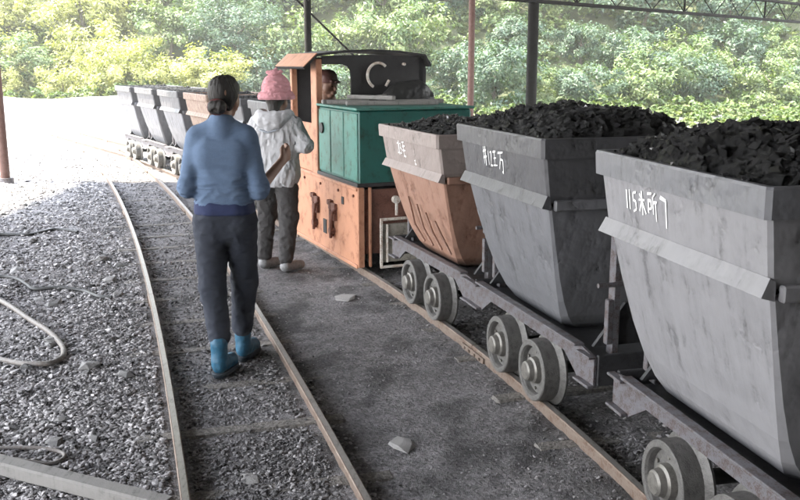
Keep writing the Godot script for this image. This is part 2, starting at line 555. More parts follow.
func _ready() -> void:
	rng.seed = 7
	fine.seed = 3
	fine.frequency = 0.01
	fine.fractal_octaves = 3
	broad.seed = 5
	broad.frequency = 0.01
	broad.fractal_octaves = 3

	# camera
	var cam := Camera3D.new()
	cam.name = "camera"
	cam.position = Vector3(0, 1.65, 0)
	cam.rotation.x = -atan(187.0 / 900.0)
	cam.fov = rad_to_deg(2.0 * atan(250.0 / 900.0))
	cam.near = 0.05
	cam.far = 900.0
	add_child(cam)
	cam.current = true

	# sky, sun, exposure
	var env := Environment.new()
	var sky := Sky.new()
	var ps := ProceduralSkyMaterial.new()
	ps.sky_top_color = Color(0.7, 0.735, 0.8)
	ps.sky_horizon_color = Color(0.96, 0.95, 0.93)
	ps.sky_curve = 0.25
	ps.ground_horizon_color = Color(0.7, 0.72, 0.7)
	ps.ground_bottom_color = Color(0.3, 0.3, 0.28)
	ps.sun_angle_max = 8.0
	sky.sky_material = ps
	env.background_mode = Environment.BG_SKY
	env.sky = sky
	env.background_energy_multiplier = 1.6
	env.tonemap_mode = Environment.TONE_MAPPER_LINEAR
	env.tonemap_exposure = 11.3
	env.sdfgi_enabled = true
	env.ssao_enabled = true
	env.ssil_enabled = true
	env.fog_enabled = true
	env.fog_density = 0.0018
	env.fog_light_color = Color(0.97, 0.98, 0.94)
	var we := WorldEnvironment.new()
	we.name = "world_environment"
	we.environment = env
	add_child(we)
	var sun := DirectionalLight3D.new()
	sun.name = "sun"
	sun.light_energy = 1.0
	sun.light_color = Color(1.0, 0.96, 0.88)
	sun.light_angular_distance = 4.0
	sun.shadow_enabled = true
	add_child(sun)
	sun.look_at_from_position(Vector3(-0.42, 0.8, -0.06), Vector3.ZERO)

	make_materials()
	make_ground()
	make_tracks()
	make_shed()
	make_hillside()
	make_train()
	make_people()
	make_gravel()
	make_litter()

# ---------------------------------------------------------------- ground
func axis(lo: float, f0: float, f1: float, hi: float, step: float, grow: float) -> PackedFloat32Array:
	var a := []
	var x := f0
	while x < f1:
		a.append(x); x += step
	a.append(f1)
	var s := step
	x = f1
	while x < hi:
		s *= grow; x += s
		a.append(minf(x, hi))
	s = step
	x = f0
	var b := []
	while x > lo:
		s *= grow; x -= s
		b.append(maxf(x, lo))
	b.reverse()
	return PackedFloat32Array(b + a)

func make_ground() -> void:
	var xs := axis(-300.0, -6.0, 2.4, 300.0, 0.05, 1.12)
	var zs := axis(-500.0, -17.0, -2.4, 120.0, 0.05, 1.08)
	var nx := xs.size()
	var nz := zs.size()
	var v := PackedVector3Array(); v.resize(nx * nz)
	var c := PackedColorArray(); c.resize(nx * nz)
	var n := PackedVector3Array(); n.resize(nx * nz)
	for j in nz:
		for i in nx:
			var x := xs[i]
			var z := zs[j]
			v[j * nx + i] = Vector3(x, ground_h(x, z), z)
			# patches: pale shale rubble by the empty track, paler ground far off, dark coal fines between and under the tracks
			var pale := smoothstep(-0.3, 0.9, rail_left(z) - x + 0.6 * broad.get_noise_2d(x * 70, z * 70))
			pale = maxf(pale, smoothstep(10.0, 14.0, -z + 2.0 * broad.get_noise_2d(x * 40, z * 40)))
			var patch := broad.get_noise_2d(x * 150 + 300, z * 150)
			var spec := fine.get_noise_2d(x * 900, z * 900)
			var g := lerpf(0.27, 0.36, pale) * (1.0 + 0.35 * patch + 0.3 * spec)
			g *= lerpf(1.0, 0.5, (1.0 - pale) * smoothstep(0.08, 0.3, broad.get_noise_2d(x * 210 - 500, z * 130 + 20)))      # trodden coal slack
			var q := Color(g * 1.02, g * 0.97, g * 0.99)
			if z < -27.0:
				q = q.lerp(Color(0.09, 0.1, 0.04), smoothstep(27.0, 31.0, -z + 2.0 * patch))
			c[j * nx + i] = q
	for j in nz:
		for i in nx:
			var a := v[j * nx + maxi(i - 1, 0)]; var b := v[j * nx + mini(i + 1, nx - 1)]
			var d := v[maxi(j - 1, 0) * nx + i]; var e := v[mini(j + 1, nz - 1) * nx + i]
			n[j * nx + i] = (e - d).cross(b - a).normalized()
	var ix := PackedInt32Array()
	ix.resize((nx - 1) * (nz - 1) * 6)
	var k := 0
	for j in nz - 1:
		for i in nx - 1:
			var o := j * nx + i
			ix[k] = o; ix[k + 1] = o + 1; ix[k + 2] = o + nx
			ix[k + 3] = o + 1; ix[k + 4] = o + nx + 1; ix[k + 5] = o + nx
			k += 6
	var arr := []
	arr.resize(Mesh.ARRAY_MAX)
	arr[Mesh.ARRAY_VERTEX] = v
	arr[Mesh.ARRAY_NORMAL] = n
	arr[Mesh.ARRAY_COLOR] = c
	arr[Mesh.ARRAY_INDEX] = ix
	var m := ArrayMesh.new()
	m.add_surface_from_arrays(Mesh.PRIMITIVE_TRIANGLES, arr)
	var o := part("ground", m, M.ground, self)
	o.set_meta("kind", "structure")

# ---------------------------------------------------------------- tracks
func sweep_rail(pts: Array, parent: Node3D) -> void:
	var prof := [Vector2(-0.03, -0.02), Vector2(0.03, -0.02), Vector2(0.03, -0.008), Vector2(0.007, 0.0), Vector2(0.007, 0.042), Vector2(0.0185, 0.05), Vector2(0.0185, 0.066), Vector2(0.015, 0.07), Vector2(-0.015, 0.07), Vector2(-0.0185, 0.066), Vector2(-0.0185, 0.05), Vector2(-0.007, 0.042), Vector2(-0.007, 0.0), Vector2(-0.03, -0.008)]
	var mb := MB.new()
	var rings := []
	for i in pts.size():
		var d: Vector3 = (pts[mini(i + 1, pts.size() - 1)] - pts[maxi(i - 1, 0)]).normalized()
		var r := Vector3(-d.z, 0, d.x)
		var ring := []
		for p in prof:
			ring.append(pts[i] + r * p.x + Vector3(0, p.y, 0))
		rings.append(ring)
	var m := prof.size()
	for i in pts.size() - 1:
		for k in m:
			mb.quad(rings[i][k], rings[i][(k + 1) % m], rings[i + 1][(k + 1) % m], rings[i + 1][k])
	for e in [0, pts.size() - 1]:
		var t := Geometry2D.triangulate_polygon(PackedVector2Array(prof))
		for i in range(0, t.size(), 3):
			mb.tri(rings[e][t[i]], rings[e][t[i + 1]], rings[e][t[i + 2]])
	var rl := part("rail", mb, M.rail, parent)
	mb = MB.new()
	for i in pts.size() - 1:
		var d: Vector3 = (pts[i + 1] - pts[i]).normalized()
		var w := Vector3(-d.z, 0, d.x) * 0.0125
		mb.quad(pts[i] + w + Vector3(0, 0.0712, 0), pts[i + 1] + w + Vector3(0, 0.0712, 0), pts[i + 1] - w + Vector3(0, 0.0712, 0), pts[i] - w + Vector3(0, 0.0712, 0))
	part("running_band", mb, M.rail_bright, rl)
	var e0: Vector3 = pts[pts.size() - 1]
	var e1: Vector3 = pts[pts.size() - 2]
	for w in [-1.0, 1.0]:
		var dd := (e0 - e1).normalized()
		var rr: Vector3 = Vector3(-dd.z, 0, dd.x) * 0.0135 * w
		mb = MB.new()
		mb.bar(e0 - dd * 0.16 + rr + Vector3(0, 0.024, 0), e0 + dd * 0.16 + rr + Vector3(0, 0.024, 0), 0.011, 0.034, 0.002)
		for k in [-0.11, -0.04, 0.04, 0.11]:
			mb.tube([e0 + dd * k + rr + Vector3(0, 0.024, 0), e0 + dd * k + rr * 2.0 + Vector3(0, 0.024, 0)], 0.009, 6)
		part("fishplate", mb, M.rail, parent)

func lay_track(root: Node3D, centre: Callable, heading: Callable, z0: float, z1: float, joint: float, seed_: int) -> void:
	var r := RandomNumberGenerator.new()
	r.seed = seed_
	for side in [-1.0, 1.0]:
		var seg := []
		var z := z0
		var run := joint
		while z > z1:
			var a: float = heading.call(z)
			var c: Vector3 = centre.call(z)
			seg.append(c + Vector3(cos(a), 0, -sin(a)) * 0.322 * side)
			z -= 0.12
			run -= 0.12 / cos(a)
			if run <= 0.0:
				if seg.size() > 1:
					sweep_rail(seg, root)
				seg = []
				run = 4.0
				z += 0.112
		if seg.size() > 1:
			sweep_rail(seg, root)
	var z := z0
	var mb := MB.new()
	mb.box(Vector3.ZERO, Vector3(0.96, 0.1, 0.1), 0.014)
	var shape := mb.mesh()
	while z > z1:
		var a: float = heading.call(z)
		var s := part("sleeper", shape, M.sleeper, root)
		s.position = centre.call(z) + Vector3(r.randf_range(-0.04, 0.04), -0.04 + r.randf_range(-0.006, 0.006), 0)
		s.rotation.y = a + r.randf_range(-0.04, 0.04)
		z -= 0.62 * cos(a)

func make_tracks() -> void:
	var a := thing("railway_track", "empty narrow gauge track with pale worn rails under the walker in blue", "track")
	lay_track(a, func(z): return Vector3(siding_x(z), 0, z), func(z): return atan(siding_slope(z)), -0.3, -17.2, 2.35, 21)
	var b := thing("railway_track", "narrow gauge track that carries the coal tubs and the locomotive", "track")
	lay_track(b, func(z): return train_frame(z)[0], func(z): return train_frame(z)[1], 0.6, -27.0, 1.8, 22)

# ---------------------------------------------------------------- the open shed that shades the yard
func make_shed() -> void:
	var s := thing("open_shed", "open sided shed roof on thin steel posts over the tracks", "shed")
	var mb := MB.new()
	mb.box(Vector3(1.1, 4.4, -4.0), Vector3(15.8, 0.05, 18.0), 0.0)
	part("roof_sheet", mb, M.roof, s)
	mb = MB.new()
	mb.box(Vector3(4.6, 4.45, -17.0), Vector3(12.4, 0.05, 8.6), 0.0)
	part("roof_sheet", mb, M.roof, s)
	var posts := [[Vector3(-5.58, 0, -12.67), 0.065, 4.38, M.post_brown], [Vector3(-1.29, 0, -12.95), 0.05, 4.38, M.post], [Vector3(1.86, 0, -12.95), 0.075, 4.38, M.post], [Vector3(1.44, 0, -18.6), 0.065, 4.43, M.post_brown],
		[Vector3(-5.7, 0, -4.5), 0.065, 4.38, M.post_brown], [Vector3(3.4, 0, -4.5), 0.075, 4.38, M.post], [Vector3(-5.0, 0, 4.0), 0.065, 4.38, M.post_brown], [Vector3(3.4, 0, 4.0), 0.075, 4.38, M.post], [Vector3(8.8, 0, -19.4), 0.065, 4.43, M.post]]
	for p in posts:
		mb = MB.new()
		mb.tube([Vector3(0, -0.1, 0), Vector3(0, p[2], 0)], p[1], 14)
		var o := part("post", mb, p[3], s)
		o.position = p[0]
		mb = MB.new()
		mb.tube([Vector3(0, -0.08, 0), Vector3(0, 0.06, 0)], p[1] + 0.045, 10)
		part("footing", mb, M.steel_grey, o)
	# unseen sheet walls, added to keep light off the tub ends
	mb = MB.new()
	mb.box(Vector3(1.4, 2.15, 4.6), Vector3(13.0, 4.4, 0.08), 0.0)
	part("added_back_wall", mb, M.roof, s)
	mb = MB.new()
	mb.box(Vector3(5.6, 2.15, -1.0), Vector3(0.08, 4.4, 11.0), 0.0)
	part("added_side_wall", mb, M.roof, s)
	# lattice girder along the far eave
	var A := Vector3(0.3, 2.49, -11.32)
	var B := Vector3(10.2, 2.49, -21.3)
	var up := Vector3(0, 0.36, 0)
	var g := Node3D.new()
	g.name = "lattice_girder"
	s.add_child(g)
	for h in [Vector3.ZERO, up]:
		for w in [-1.0, 1.0]:
			mb = MB.new()
			var sd: Vector3 = Vector3(0.71, 0, 0.71) * 0.035 * w
			mb.bar(A + h + sd, B + h + sd, 0.03, 0.045, 0.004)
			part("chord", mb, M.post, g)
	var n := 26
	for i in n:
		var a := A.lerp(B, float(i) / n)
		var b := A.lerp(B, float(i + 1) / n)
		mb = MB.new()
		if i % 2 == 0:
			mb.tube([a + Vector3(0, 0.01, 0), b + up], 0.009, 6)
		else:
			mb.tube([a + up, b + Vector3(0, 0.01, 0)], 0.009, 6)
		part("web_bar", mb, M.post, g)
		if i % 6 == 5:
			mb = MB.new()
			mb.bar(b, b + up, 0.03, 0.03, 0.003)
			part("web_post", mb, M.post, g)
	for e in [A, B]:
		mb = MB.new()
		mb.bar(e + up, e + Vector3(0, 1.9, 0), 0.05, 0.05)
		part("hanger", mb, M.post, g)
	mb = MB.new()
	mb.tube([Vector3(-3.35, 4.36, -12.9), Vector3(1.1, 0.0, -14.5)], 0.016, 6)
	part("guy_rod", mb, M.post, s)

# ---------------------------------------------------------------- vegetation
func crown_mesh(sd: int, clumps: int, leaves: int, rx: float, ry: float, size: float, ca: Color, cb: Color) -> ArrayMesh:
	var r := RandomNumberGenerator.new()
	r.seed = sd
	var mb := MB.new()
	for i in clumps:
		var d := Vector3(r.randfn(), r.randfn() * 0.9, r.randfn()).normalized()
		var rad := pow(r.randf(), 0.4)
		var ctr := Vector3(d.x * rx, d.y * ry, d.z * rx) * rad * r.randf_range(0.75, 1.1)
		var cr := rx * r.randf_range(0.13, 0.27)
		var tone := r.randf()
		for k in leaves:
			var e := Vector3(r.randfn(), r.randfn() * 0.6, r.randfn())
			e = e.normalized() * pow(r.randf(), 0.5)
			var p := ctr + e * cr
			var nn := (e * 0.5 + d * 0.35 + Vector3(0, 0.55, 0) + Vector3(r.randfn(), r.randfn(), r.randfn()) * 0.4).normalized()
			var x := nn.cross(Vector3(r.randfn(), r.randfn(), r.randfn())).normalized()
			var y := nn.cross(x)
			var s := size * r.randf_range(0.6, 1.3)
			mb.col = ca.lerp(cb, clampf(tone + r.randfn() * 0.2, 0, 1)) * r.randf_range(0.8, 1.2)
			var a := p - y * s
			var b := p + x * s * 0.42 - nn * s * 0.1
			var cc := p + y * s - nn * s * 0.15
			var f := p - x * s * 0.42 - nn * s * 0.1
			mb.tri(a, b, cc)
			mb.tri(a, cc, f)
	return mb.mesh()

func trunk_mesh(sd: int, h: float, w: float) -> MB:
	var r := RandomNumberGenerator.new()
	r.seed = sd
	var mb := MB.new()
	var pts := [Vector3(0, -0.3, 0)]
	for i in 4:
		pts.append(Vector3(r.randf_range(-0.1, 0.1) * h * 0.4, h * (i + 1) / 4.0, r.randf_range(-0.1, 0.1) * h * 0.4))
	mb.tube(pts, [w, w * 0.8, w * 0.65, w * 0.5, w * 0.25], 7)
	for i in 5:
		var b: Vector3 = pts[2 + i % 3]
		var an := r.randf() * TAU
		var e := b + Vector3(cos(an) * h * 0.35, h * 0.3, sin(an) * h * 0.35)
		mb.tube([b, b.lerp(e, 0.5) + Vector3(0, -0.05 * h, 0), e], [w * 0.4, w * 0.28, w * 0.1], 5)
	return mb

func make_hillside() -> void:
	var yel_a := Color(0.17, 0.18, 0.05); var yel_b := Color(0.3, 0.3, 0.1)
	var mid_a := Color(0.05, 0.09, 0.03); var mid_b := Color(0.17, 0.21, 0.08)
	var teal_a := Color(0.022, 0.05, 0.03); var teal_b := Color(0.085, 0.13, 0.075)
	var kinds := []
	for i in 3:
		kinds.append({"bush": [crown_mesh(100 + i, 52, 150, 1.0, 0.75, 0.042, yel_a, yel_b), crown_mesh(110 + i, 52, 150, 1.0, 0.75, 0.042, mid_a, mid_b), crown_mesh(120 + i, 52, 150, 1.0, 0.75, 0.042, teal_a, teal_b)],
			"tree": [crown_mesh(130 + i, 90, 150, 1.0, 0.95, 0.031, yel_a, yel_b), crown_mesh(140 + i, 90, 150, 1.0, 0.95, 0.031, mid_a, mid_b), crown_mesh(150 + i, 90, 150, 1.0, 0.95, 0.031, teal_a, teal_b)],
			"trunk": trunk_mesh(160 + i, 1.0, 0.07).mesh()})
	var r := RandomNumberGenerator.new()
	r.seed = 77
	var tone := ["yellow green", "mid green", "dark bluish green"]
	var rows := [[-29.5, 1.7, 1.25, 0, 15.0], [-32.5, 1.9, 1.5, 0, 16.5], [-35.5, 2.3, 1.9, 0, 18.5], [-39.5, 3.0, 2.3, 1, 21.0], [-44.5, 3.4, 2.9, 1, 24.0], [-51.0, 4.0, 3.4, 1, 27.0]]
	for row in rows:
		var x: float = -row[4]
		while x < row[4]:
			var z: float = row[0] + r.randf_range(-1.2, 1.2)
			var px := x + r.randf_range(-0.5, 0.5)
			var sc: float = row[2] * r.randf_range(0.75, 1.3)
			var frac: float = px / row[4] + r.randf_range(-0.25, 0.25)
			var k := 0 if frac < -0.32 else (1 if r.randf() < 0.55 else 2)
			if k == 0 and r.randf() < 0.15:
				k = 1
			var set_: Dictionary = kinds[r.randi() % 3]
			var tree: bool = row[3] == 1
			var gy := ground_h(px, z)
			var big: float = sc / row[2]
			var size_word := "small" if big < 0.92 else ("large" if big > 1.13 else "middling")
			var where: String = {-29.5: "at the edge of the bare ground", -32.5: "behind the front row of bushes", -35.5: "partway up the slope", -39.5: "in the lower tree row", -44.5: "in the middle tree row", -51.0: "in the topmost tree row"}[row[0]]
			var t: Node3D
			if tree:
				t = thing("hillside_tree", "%s %s leafy tree on the hillside %s" % [size_word, tone[k], where], "tree", Vector3(px, gy, z), r.randf() * TAU, "%s %s trees %s" % [size_word, tone[k], where])
			else:
				t = thing("hillside_bush", "%s %s rounded bush %s" % [size_word, tone[k], where], "bush", Vector3(px, gy, z), r.randf() * TAU, "%s %s bushes %s" % [size_word, tone[k], where])
			var tk := part("trunk", set_.trunk, M.bark, t)
			tk.scale = Vector3.ONE * sc * (1.5 if tree else 0.7)
			var cr := part("crown", set_.tree[k] if tree else set_.bush[k], M.leaf, t)
			cr.position.y = sc * (1.35 if tree else 0.62)
			cr.scale = Vector3(sc, sc * r.randf_range(0.85, 1.2), sc)
			x += row[1] * r.randf_range(0.8, 1.2)
	var dk := thing("broad_tree", "dark green spreading tree standing out above the yellow bushes", "tree", Vector3(-5.6, ground_h(-5.6, -31.8), -31.8), 0.4)
	var dtk := part("trunk", kinds[1].trunk, M.bark, dk)
	dtk.scale = Vector3(2.2, 2.0, 2.2)
	var dcr := part("crown", kinds[1].tree[2], M.leaf, dk)
	dcr.position.y = 2.3
	dcr.scale = Vector3(1.75, 1.6, 1.6)
	# low growth that covers the slope between the bushes
	var tuft := crown_mesh(200, 10, 26, 0.45, 0.3, 0.085, Color(0.07, 0.11, 0.03), Color(0.19, 0.22, 0.07))
	var mm := MultiMesh.new()
	mm.transform_format = MultiMesh.TRANSFORM_3D
	mm.mesh = tuft
	mm.instance_count = 2300
	for i in 2300:
		var z := -27.8 - 26.0 * pow(r.randf(), 1.3)
		var x := r.randf_range(-1, 1) * (-z * 0.55)
		if i >= 1900:
			z = r.randf_range(-28.0, -23.0)
			x = r.randf_range(1.0, 14.0)
		var s := r.randf_range(0.6, 1.5) * (0.6 if i >= 1900 else 1.0)
		mm.set_instance_transform(i, Transform3D(Basis(Vector3.UP, r.randf() * TAU).scaled(Vector3(s, s, s)), Vector3(x, ground_h(x, z) + 0.12 * s, z)))
	var u := MultiMeshInstance3D.new()
	u.name = "undergrowth"
	u.multimesh = mm
	u.material_override = M.leaf
	add_child(u)
	tag(u, "low leafy undergrowth covering the slope between the bushes", "undergrowth")
	u.set_meta("kind", "stuff")

# ---------------------------------------------------------------- tubs
func ring_at(y: float, w: float, l: float, ch: float) -> Array:
	return [Vector3(-w, y, -l + ch), Vector3(-w, y, l - ch), Vector3(-w + ch, y, l), Vector3(w - ch, y, l), Vector3(w, y, l - ch), Vector3(w, y, -l + ch), Vector3(w - ch, y, -l), Vector3(-w + ch, y, -l)]

func loft(mb: MB, rings: Array) -> void:
	for i in rings.size() - 1:
		for k in 8:
			mb.quad(rings[i][k], rings[i][(k + 1) % 8], rings[i + 1][(k + 1) % 8], rings[i + 1][k])

func wheel_mesh() -> MB:
	var mb := MB.new()
	var xf := Transform3D(Basis(Vector3(0, -1, 0), Vector3(1, 0, 0), Vector3(0, 0, 1)), Vector3.ZERO)   # local y lies along +x, the outer face
	mb.lathe([Vector2(0.0, -0.055), Vector2(0.15, -0.055), Vector2(0.172, -0.05), Vector2(0.175, -0.04), Vector2(0.16, -0.028), Vector2(0.15, -0.02), Vector2(0.147, 0.055), Vector2(0.142, 0.06), Vector2(0.122, 0.06), Vector2(0.116, 0.05), Vector2(0.112, 0.028), Vector2(0.065, 0.03), Vector2(0.0, 0.03)], 32, xf)
	return mb

func hub_mesh() -> MB:
	var mb := MB.new()
	var xf := Transform3D(Basis(Vector3(0, -1, 0), Vector3(1, 0, 0), Vector3(0, 0, 1)), Vector3.ZERO)
	mb.lathe([Vector2(0.066, 0.028), Vector2(0.062, 0.055), Vector2(0.052, 0.062), Vector2(0.046, 0.085), Vector2(0.038, 0.092), Vector2(0.0, 0.094)], 20, xf)
	for i in 6:
		var an := TAU * i / 6
		mb.tube([Vector3(0.028, cos(an) * 0.09, sin(an) * 0.09), Vector3(0.038, cos(an) * 0.09, sin(an) * 0.09)], 0.008, 6)
	return mb

func add_wheels(parent: Node3D, wb: float, half: float, wm: Mesh, hm: Mesh) -> void:
	for z in [-wb * 0.5, wb * 0.5]:
		for s in [-1.0, 1.0]:
			var w := part("wheel", wm, M.wheel, parent)
			w.position = Vector3(half * s, RAIL_TOP + 0.149, z)
			if s < 0:
				w.rotation.y = PI
			part("hub", hm, M.wheel_worn, w)
		var mb := MB.new()
		mb.tube([Vector3(-half, RAIL_TOP + 0.149, z), Vector3(half, RAIL_TOP + 0.149, z)], 0.03, 10)
		part("axle", mb, M.steel_dark, parent)

func writing(strokes: Array, z0: float, y0: float, size: float, parent: Node3D) -> void:
	# chalk strokes on the sloping upper panel of the side that faces the empty track
	var mb := MB.new()
	var r := RandomNumberGenerator.new()
	r.seed = strokes.size() * 13
	for st in strokes:
		for i in st.size() - 1:
			var q := []
			for e in 2:
				var p: Vector2 = st[i + e]
				var y: float = y0 + p.y * size
				var u: float = lerpf(0.400, 0.425, (y - 1.03) / 0.16) + 0.0035
				q.append(Vector3(-u, y, z0 + p.x * size))
			var d: Vector3 = (q[1] - q[0]).normalized()
			var w := d.cross(Vector3(-1, 0.15, 0).normalized()) * r.randf_range(0.0028, 0.006)
			mb.quad(q[0] - w, q[1] - w * 0.8, q[1] + w * 0.8, q[0] + w)
	var o := part("chalk_writing", mb, M.chalk, parent)
	var up: MeshInstance3D = parent.get_node("upper_wall")
	o.transform = up.transform

func make_tub(label: String, low: Material, upper: Material, at: Array, wm: Mesh, hm: Mesh, group := "", tall := 1.0, shift := 0.1, taper := 0.9) -> Node3D:
	var t := thing("mine_tub", label, "mine tub", at[0], at[1], group)
	var mb := MB.new()
	# the hopper: flared upper walls, tapering lower walls, rounded bottom
	var R := [[0.365, 0.11, 0.22, 0.04], [0.38, 0.15, 0.275, 0.045], [0.41, 0.19, 0.32, 0.04], [0.46, 0.225, 0.362, 0.03], [0.54, 0.262, 0.405, 0.022], [0.66, 0.303, 0.452, 0.016], [0.82, 0.346, 0.498, 0.012], [0.985, 0.385, 0.535, 0.01]]
	var rings := []
	for q in R:
		rings.append(ring_at(q[0], q[1], 0.535 - (0.535 - q[2]) * taper, q[3]))
	loft(mb, rings)
	mb.out(rings[0].duplicate(), Vector3(0, 0.7, 0))
	part("hopper", mb, low, t)
	# a thin inner floor of the hopper is hidden by the load
	mb = MB.new()
	loft(mb, [ring_at(1.0, 0.386, 0.537, 0.012), ring_at(1.03, 0.40, 0.545, 0.012), ring_at(1.19, 0.425, 0.556, 0.012), ring_at(1.2, 0.405, 0.536, 0.012), ring_at(1.04, 0.38, 0.52, 0.012), ring_at(0.99, 0.37, 0.52, 0.012)])
	part("upper_wall", mb, upper, t)
	# rim: a folded steel band
	mb = MB.new()
	loft(mb, [ring_at(1.185, 0.424, 0.556, 0.012), ring_at(1.187, 0.446, 0.577, 0.014), ring_at(1.262, 0.45, 0.58, 0.014), ring_at(1.27, 0.446, 0.576, 0.014), ring_at(1.27, 0.425, 0.555, 0.012), ring_at(1.19, 0.41, 0.54, 0.012)])
	part("rim", mb, upper, t)
	# sloping lip under the upper wall
	for s in [-1.0, 1.0]:
		mb = MB.new()
		var a := [Vector3(s * 0.403, 1.032, -0.55), Vector3(s * 0.403, 1.032, 0.55), Vector3(s * 0.43, 0.982, 0.556), Vector3(s * 0.43, 0.982, -0.556)]
		var b := [Vector3(s * 0.384, 1.022, -0.55), Vector3(s * 0.384, 1.022, 0.55), Vector3(s * 0.384, 0.97, 0.552), Vector3(s * 0.384, 0.97, -0.552)]
		var ins: Vector3 = Vector3(s * 0.41, 1.0, 0)
		mb.out(a.duplicate(), ins); mb.out(b.duplicate(), ins)
		for k in 4:
			mb.out([a[k], a[(k + 1) % 4], b[(k + 1) % 4], b[k]], ins)
		part("lip", mb, upper, t)
	# stiffening bars across the ends
	for s in [-1.0, 1.0]:
		mb = MB.new()
		mb.box(Vector3(0, 0.99, s * 0.556), Vector3(0.74, 0.045, 0.03), 0.005)
		part("end_bar", mb, low, t)
	for o in t.get_children():      # tubs of this kind differ a little in height
		o.scale = Vector3(1, tall, 0.94)
		o.position.y = 0.36 * (1.0 - tall)
	var upper_count := t.get_child_count()
	# chassis beams, end plates, cradle posts and coupling
	for s in [-1.0, 1.0]:
		mb = MB.new()
		var poly := PackedVector2Array([Vector2(-0.72, 0.42), Vector2(-0.6, 0.44), Vector2(0.6, 0.44), Vector2(0.72, 0.42), Vector2(0.72, 0.285), Vector2(0.58, 0.285), Vector2(0.44, 0.37), Vector2(-0.44, 0.37), Vector2(-0.58, 0.285), Vector2(-0.72, 0.285)])
		mb.prism(poly, 0.012, Transform3D(Basis(Vector3(0, 0, 1), Vector3(0, 1, 0), Vector3(-1, 0, 0)), Vector3(s * 0.3, 0, 0)))
		mb.box(Vector3(s * 0.315, 0.444, 0), Vector3(0.05, 0.012, 1.2), 0.003)
		for e in [-1.0, 1.0]:
			mb.box(Vector3(s * 0.318, 0.291, e * 0.655), Vector3(0.036, 0.012, 0.14), 0.003)
			mb.box(Vector3(s * 0.318, 0.42, e * 0.665), Vector3(0.036, 0.012, 0.12), 0.003)
		part("side_beam", mb, M.steel_grey, t)
		mb = MB.new()
		mb.box(Vector3(0, 0.36, s * 0.716), Vector3(0.58, 0.14, 0.02), 0.004)
		part("end_beam", mb, M.steel_dark, t)
		for u in [-0.17, 0.17]:
			mb = MB.new()
			mb.box(Vector3(u, 0.68, s * 0.628), Vector3(0.035, 0.56, 0.05), 0.004)
			mb.box(Vector3(u - 0.03, 0.55, s * 0.64), Vector3(0.03, 0.2, 0.03), 0.004)
			part("cradle_post", mb, M.steel_grey, t)
		mb = MB.new()
		mb.tube([Vector3(-0.27, 0.72, s * 0.66), Vector3(0.27, 0.72, s * 0.66)], 0.011, 8)
		part("tie_bar", mb, M.steel_grey, t)
		mb = MB.new()
		mb.box(Vector3(0, 0.35, s * 0.745), Vector3(0.16, 0.1, 0.04), 0.012)
		part("buffer", mb, M.steel_dark, t)
		mb = MB.new()
		mb.prism(PackedVector2Array([Vector2(-0.25, 0.43), Vector2(0.25, 0.43), Vector2(0.1, 0.62), Vector2(-0.1, 0.62)]), 0.02, Transform3D(Basis(), Vector3(0, 0, s * 0.598)))
		part("cradle_plate", mb, M.steel_dark, t)
	mb = MB.new()
	mb.box(Vector3(0, 0.37, 0), Vector3(0.56, 0.04, 1.3), 0.004)
	part("deck", mb, M.steel_dark, t)
	add_wheels(t, 0.42, 0.325, wm, hm)
	for i in range(upper_count, t.get_child_count()):
		var o: Node3D = t.get_child(i)
		o.position.z += shift + (0.05 if o.name.begins_with("wheel") or o.name.begins_with("axle") else 0.0)
	return t

func heap_h(x: float, z: float, top: float, sd: float) -> float:
	var a := maxf(1.0 - pow(absf(x) / 0.43, 2.2), 0.0)
	var b := maxf(1.0 - pow(absf(z) / 0.56, 2.2), 0.0)
	return 1.2 + (top - 1.2) * pow(a, 0.5) * pow(b, 0.4) + 0.02 * fine.get_noise_2d(x * 500 + sd, z * 500) + 0.016 * fine.get_noise_2d(x * 1700 + sd, z * 1700) + 0.03 * broad.get_noise_2d(x * 250 + sd, z * 250)

func heap_mesh(top: float, sd: float) -> ArrayMesh:
	var mb := MB.new()
	var nx := 56; var nz := 72
	for j in nz:
		for i in nx:
			var q := []
			for o in [[0, 0], [0, 1], [1, 1], [1, 0]]:
				var x := lerpf(-0.418, 0.418, float(i + o[0]) / nx)
				var z := lerpf(-0.548, 0.548, float(j + o[1]) / nz)
				q.append(Vector3(x, heap_h(x, z, top, sd), z))
			mb.quad(q[0], q[1], q[2], q[3])
	var r := RandomNumberGenerator.new()
	r.seed = int(sd) + 5
	for i in 3400:
		var x := r.randf_range(-0.4, 0.4)
		var z := r.randf_range(-0.53, 0.53)
		var s := 0.006 + 0.022 * pow(r.randf(), 3.0)
		mb.lump(Vector3(x, heap_h(x, z, top, sd) + s * 0.2, z), Vector3(s, s * 0.8, s * 1.2), r, 0.2)
	return mb.mesh()

func fill_coal(tub: Node3D, m: Mesh, top: float, sd: float, lumps: int, label: String, shapes: Array) -> void:
	var t := thing("coal_load", label, "coal", tub.position, tub.rotation.y)
	var wall: MeshInstance3D = tub.get_node("upper_wall")
	t.position.y += 1.27 * (wall.scale.y - 1.0) + wall.position.y
	t.scale = Vector3(1, 1, 0.94)
	var h := part("heap", m, M.coal if lumps > 0 else M.coal_fines, t)
	h.set_meta("kind", "stuff")
	var r := RandomNumberGenerator.new()
	r.seed = int(sd) * 3 + 1
	for i in lumps:
		var x := r.randf_range(-0.36, 0.36)
		var z := r.randf_range(-0.48, 0.48)
		var o := part("coal_lump", shapes[r.randi() % shapes.size()], M.coal_shiny if r.randf() < 0.5 else M.coal, t)
		var s := r.randf_range(0.022, 0.046)
		o.position = Vector3(x, heap_h(x, z, top, sd) + s * 0.2, z)
		o.scale = Vector3(s, s * 0.7, s)
		o.rotation = Vector3(r.randf_range(-0.4, 0.4), r.randf() * TAU, r.randf_range(-0.4, 0.4))
		if i % 4 == 0:      # a few pieces lie along the rim
			o.scale *= 0.5
			o.position = Vector3((-1.0 if r.randf() < 0.5 else 1.0) * 0.43, 1.276, r.randf_range(-0.5, 0.5))

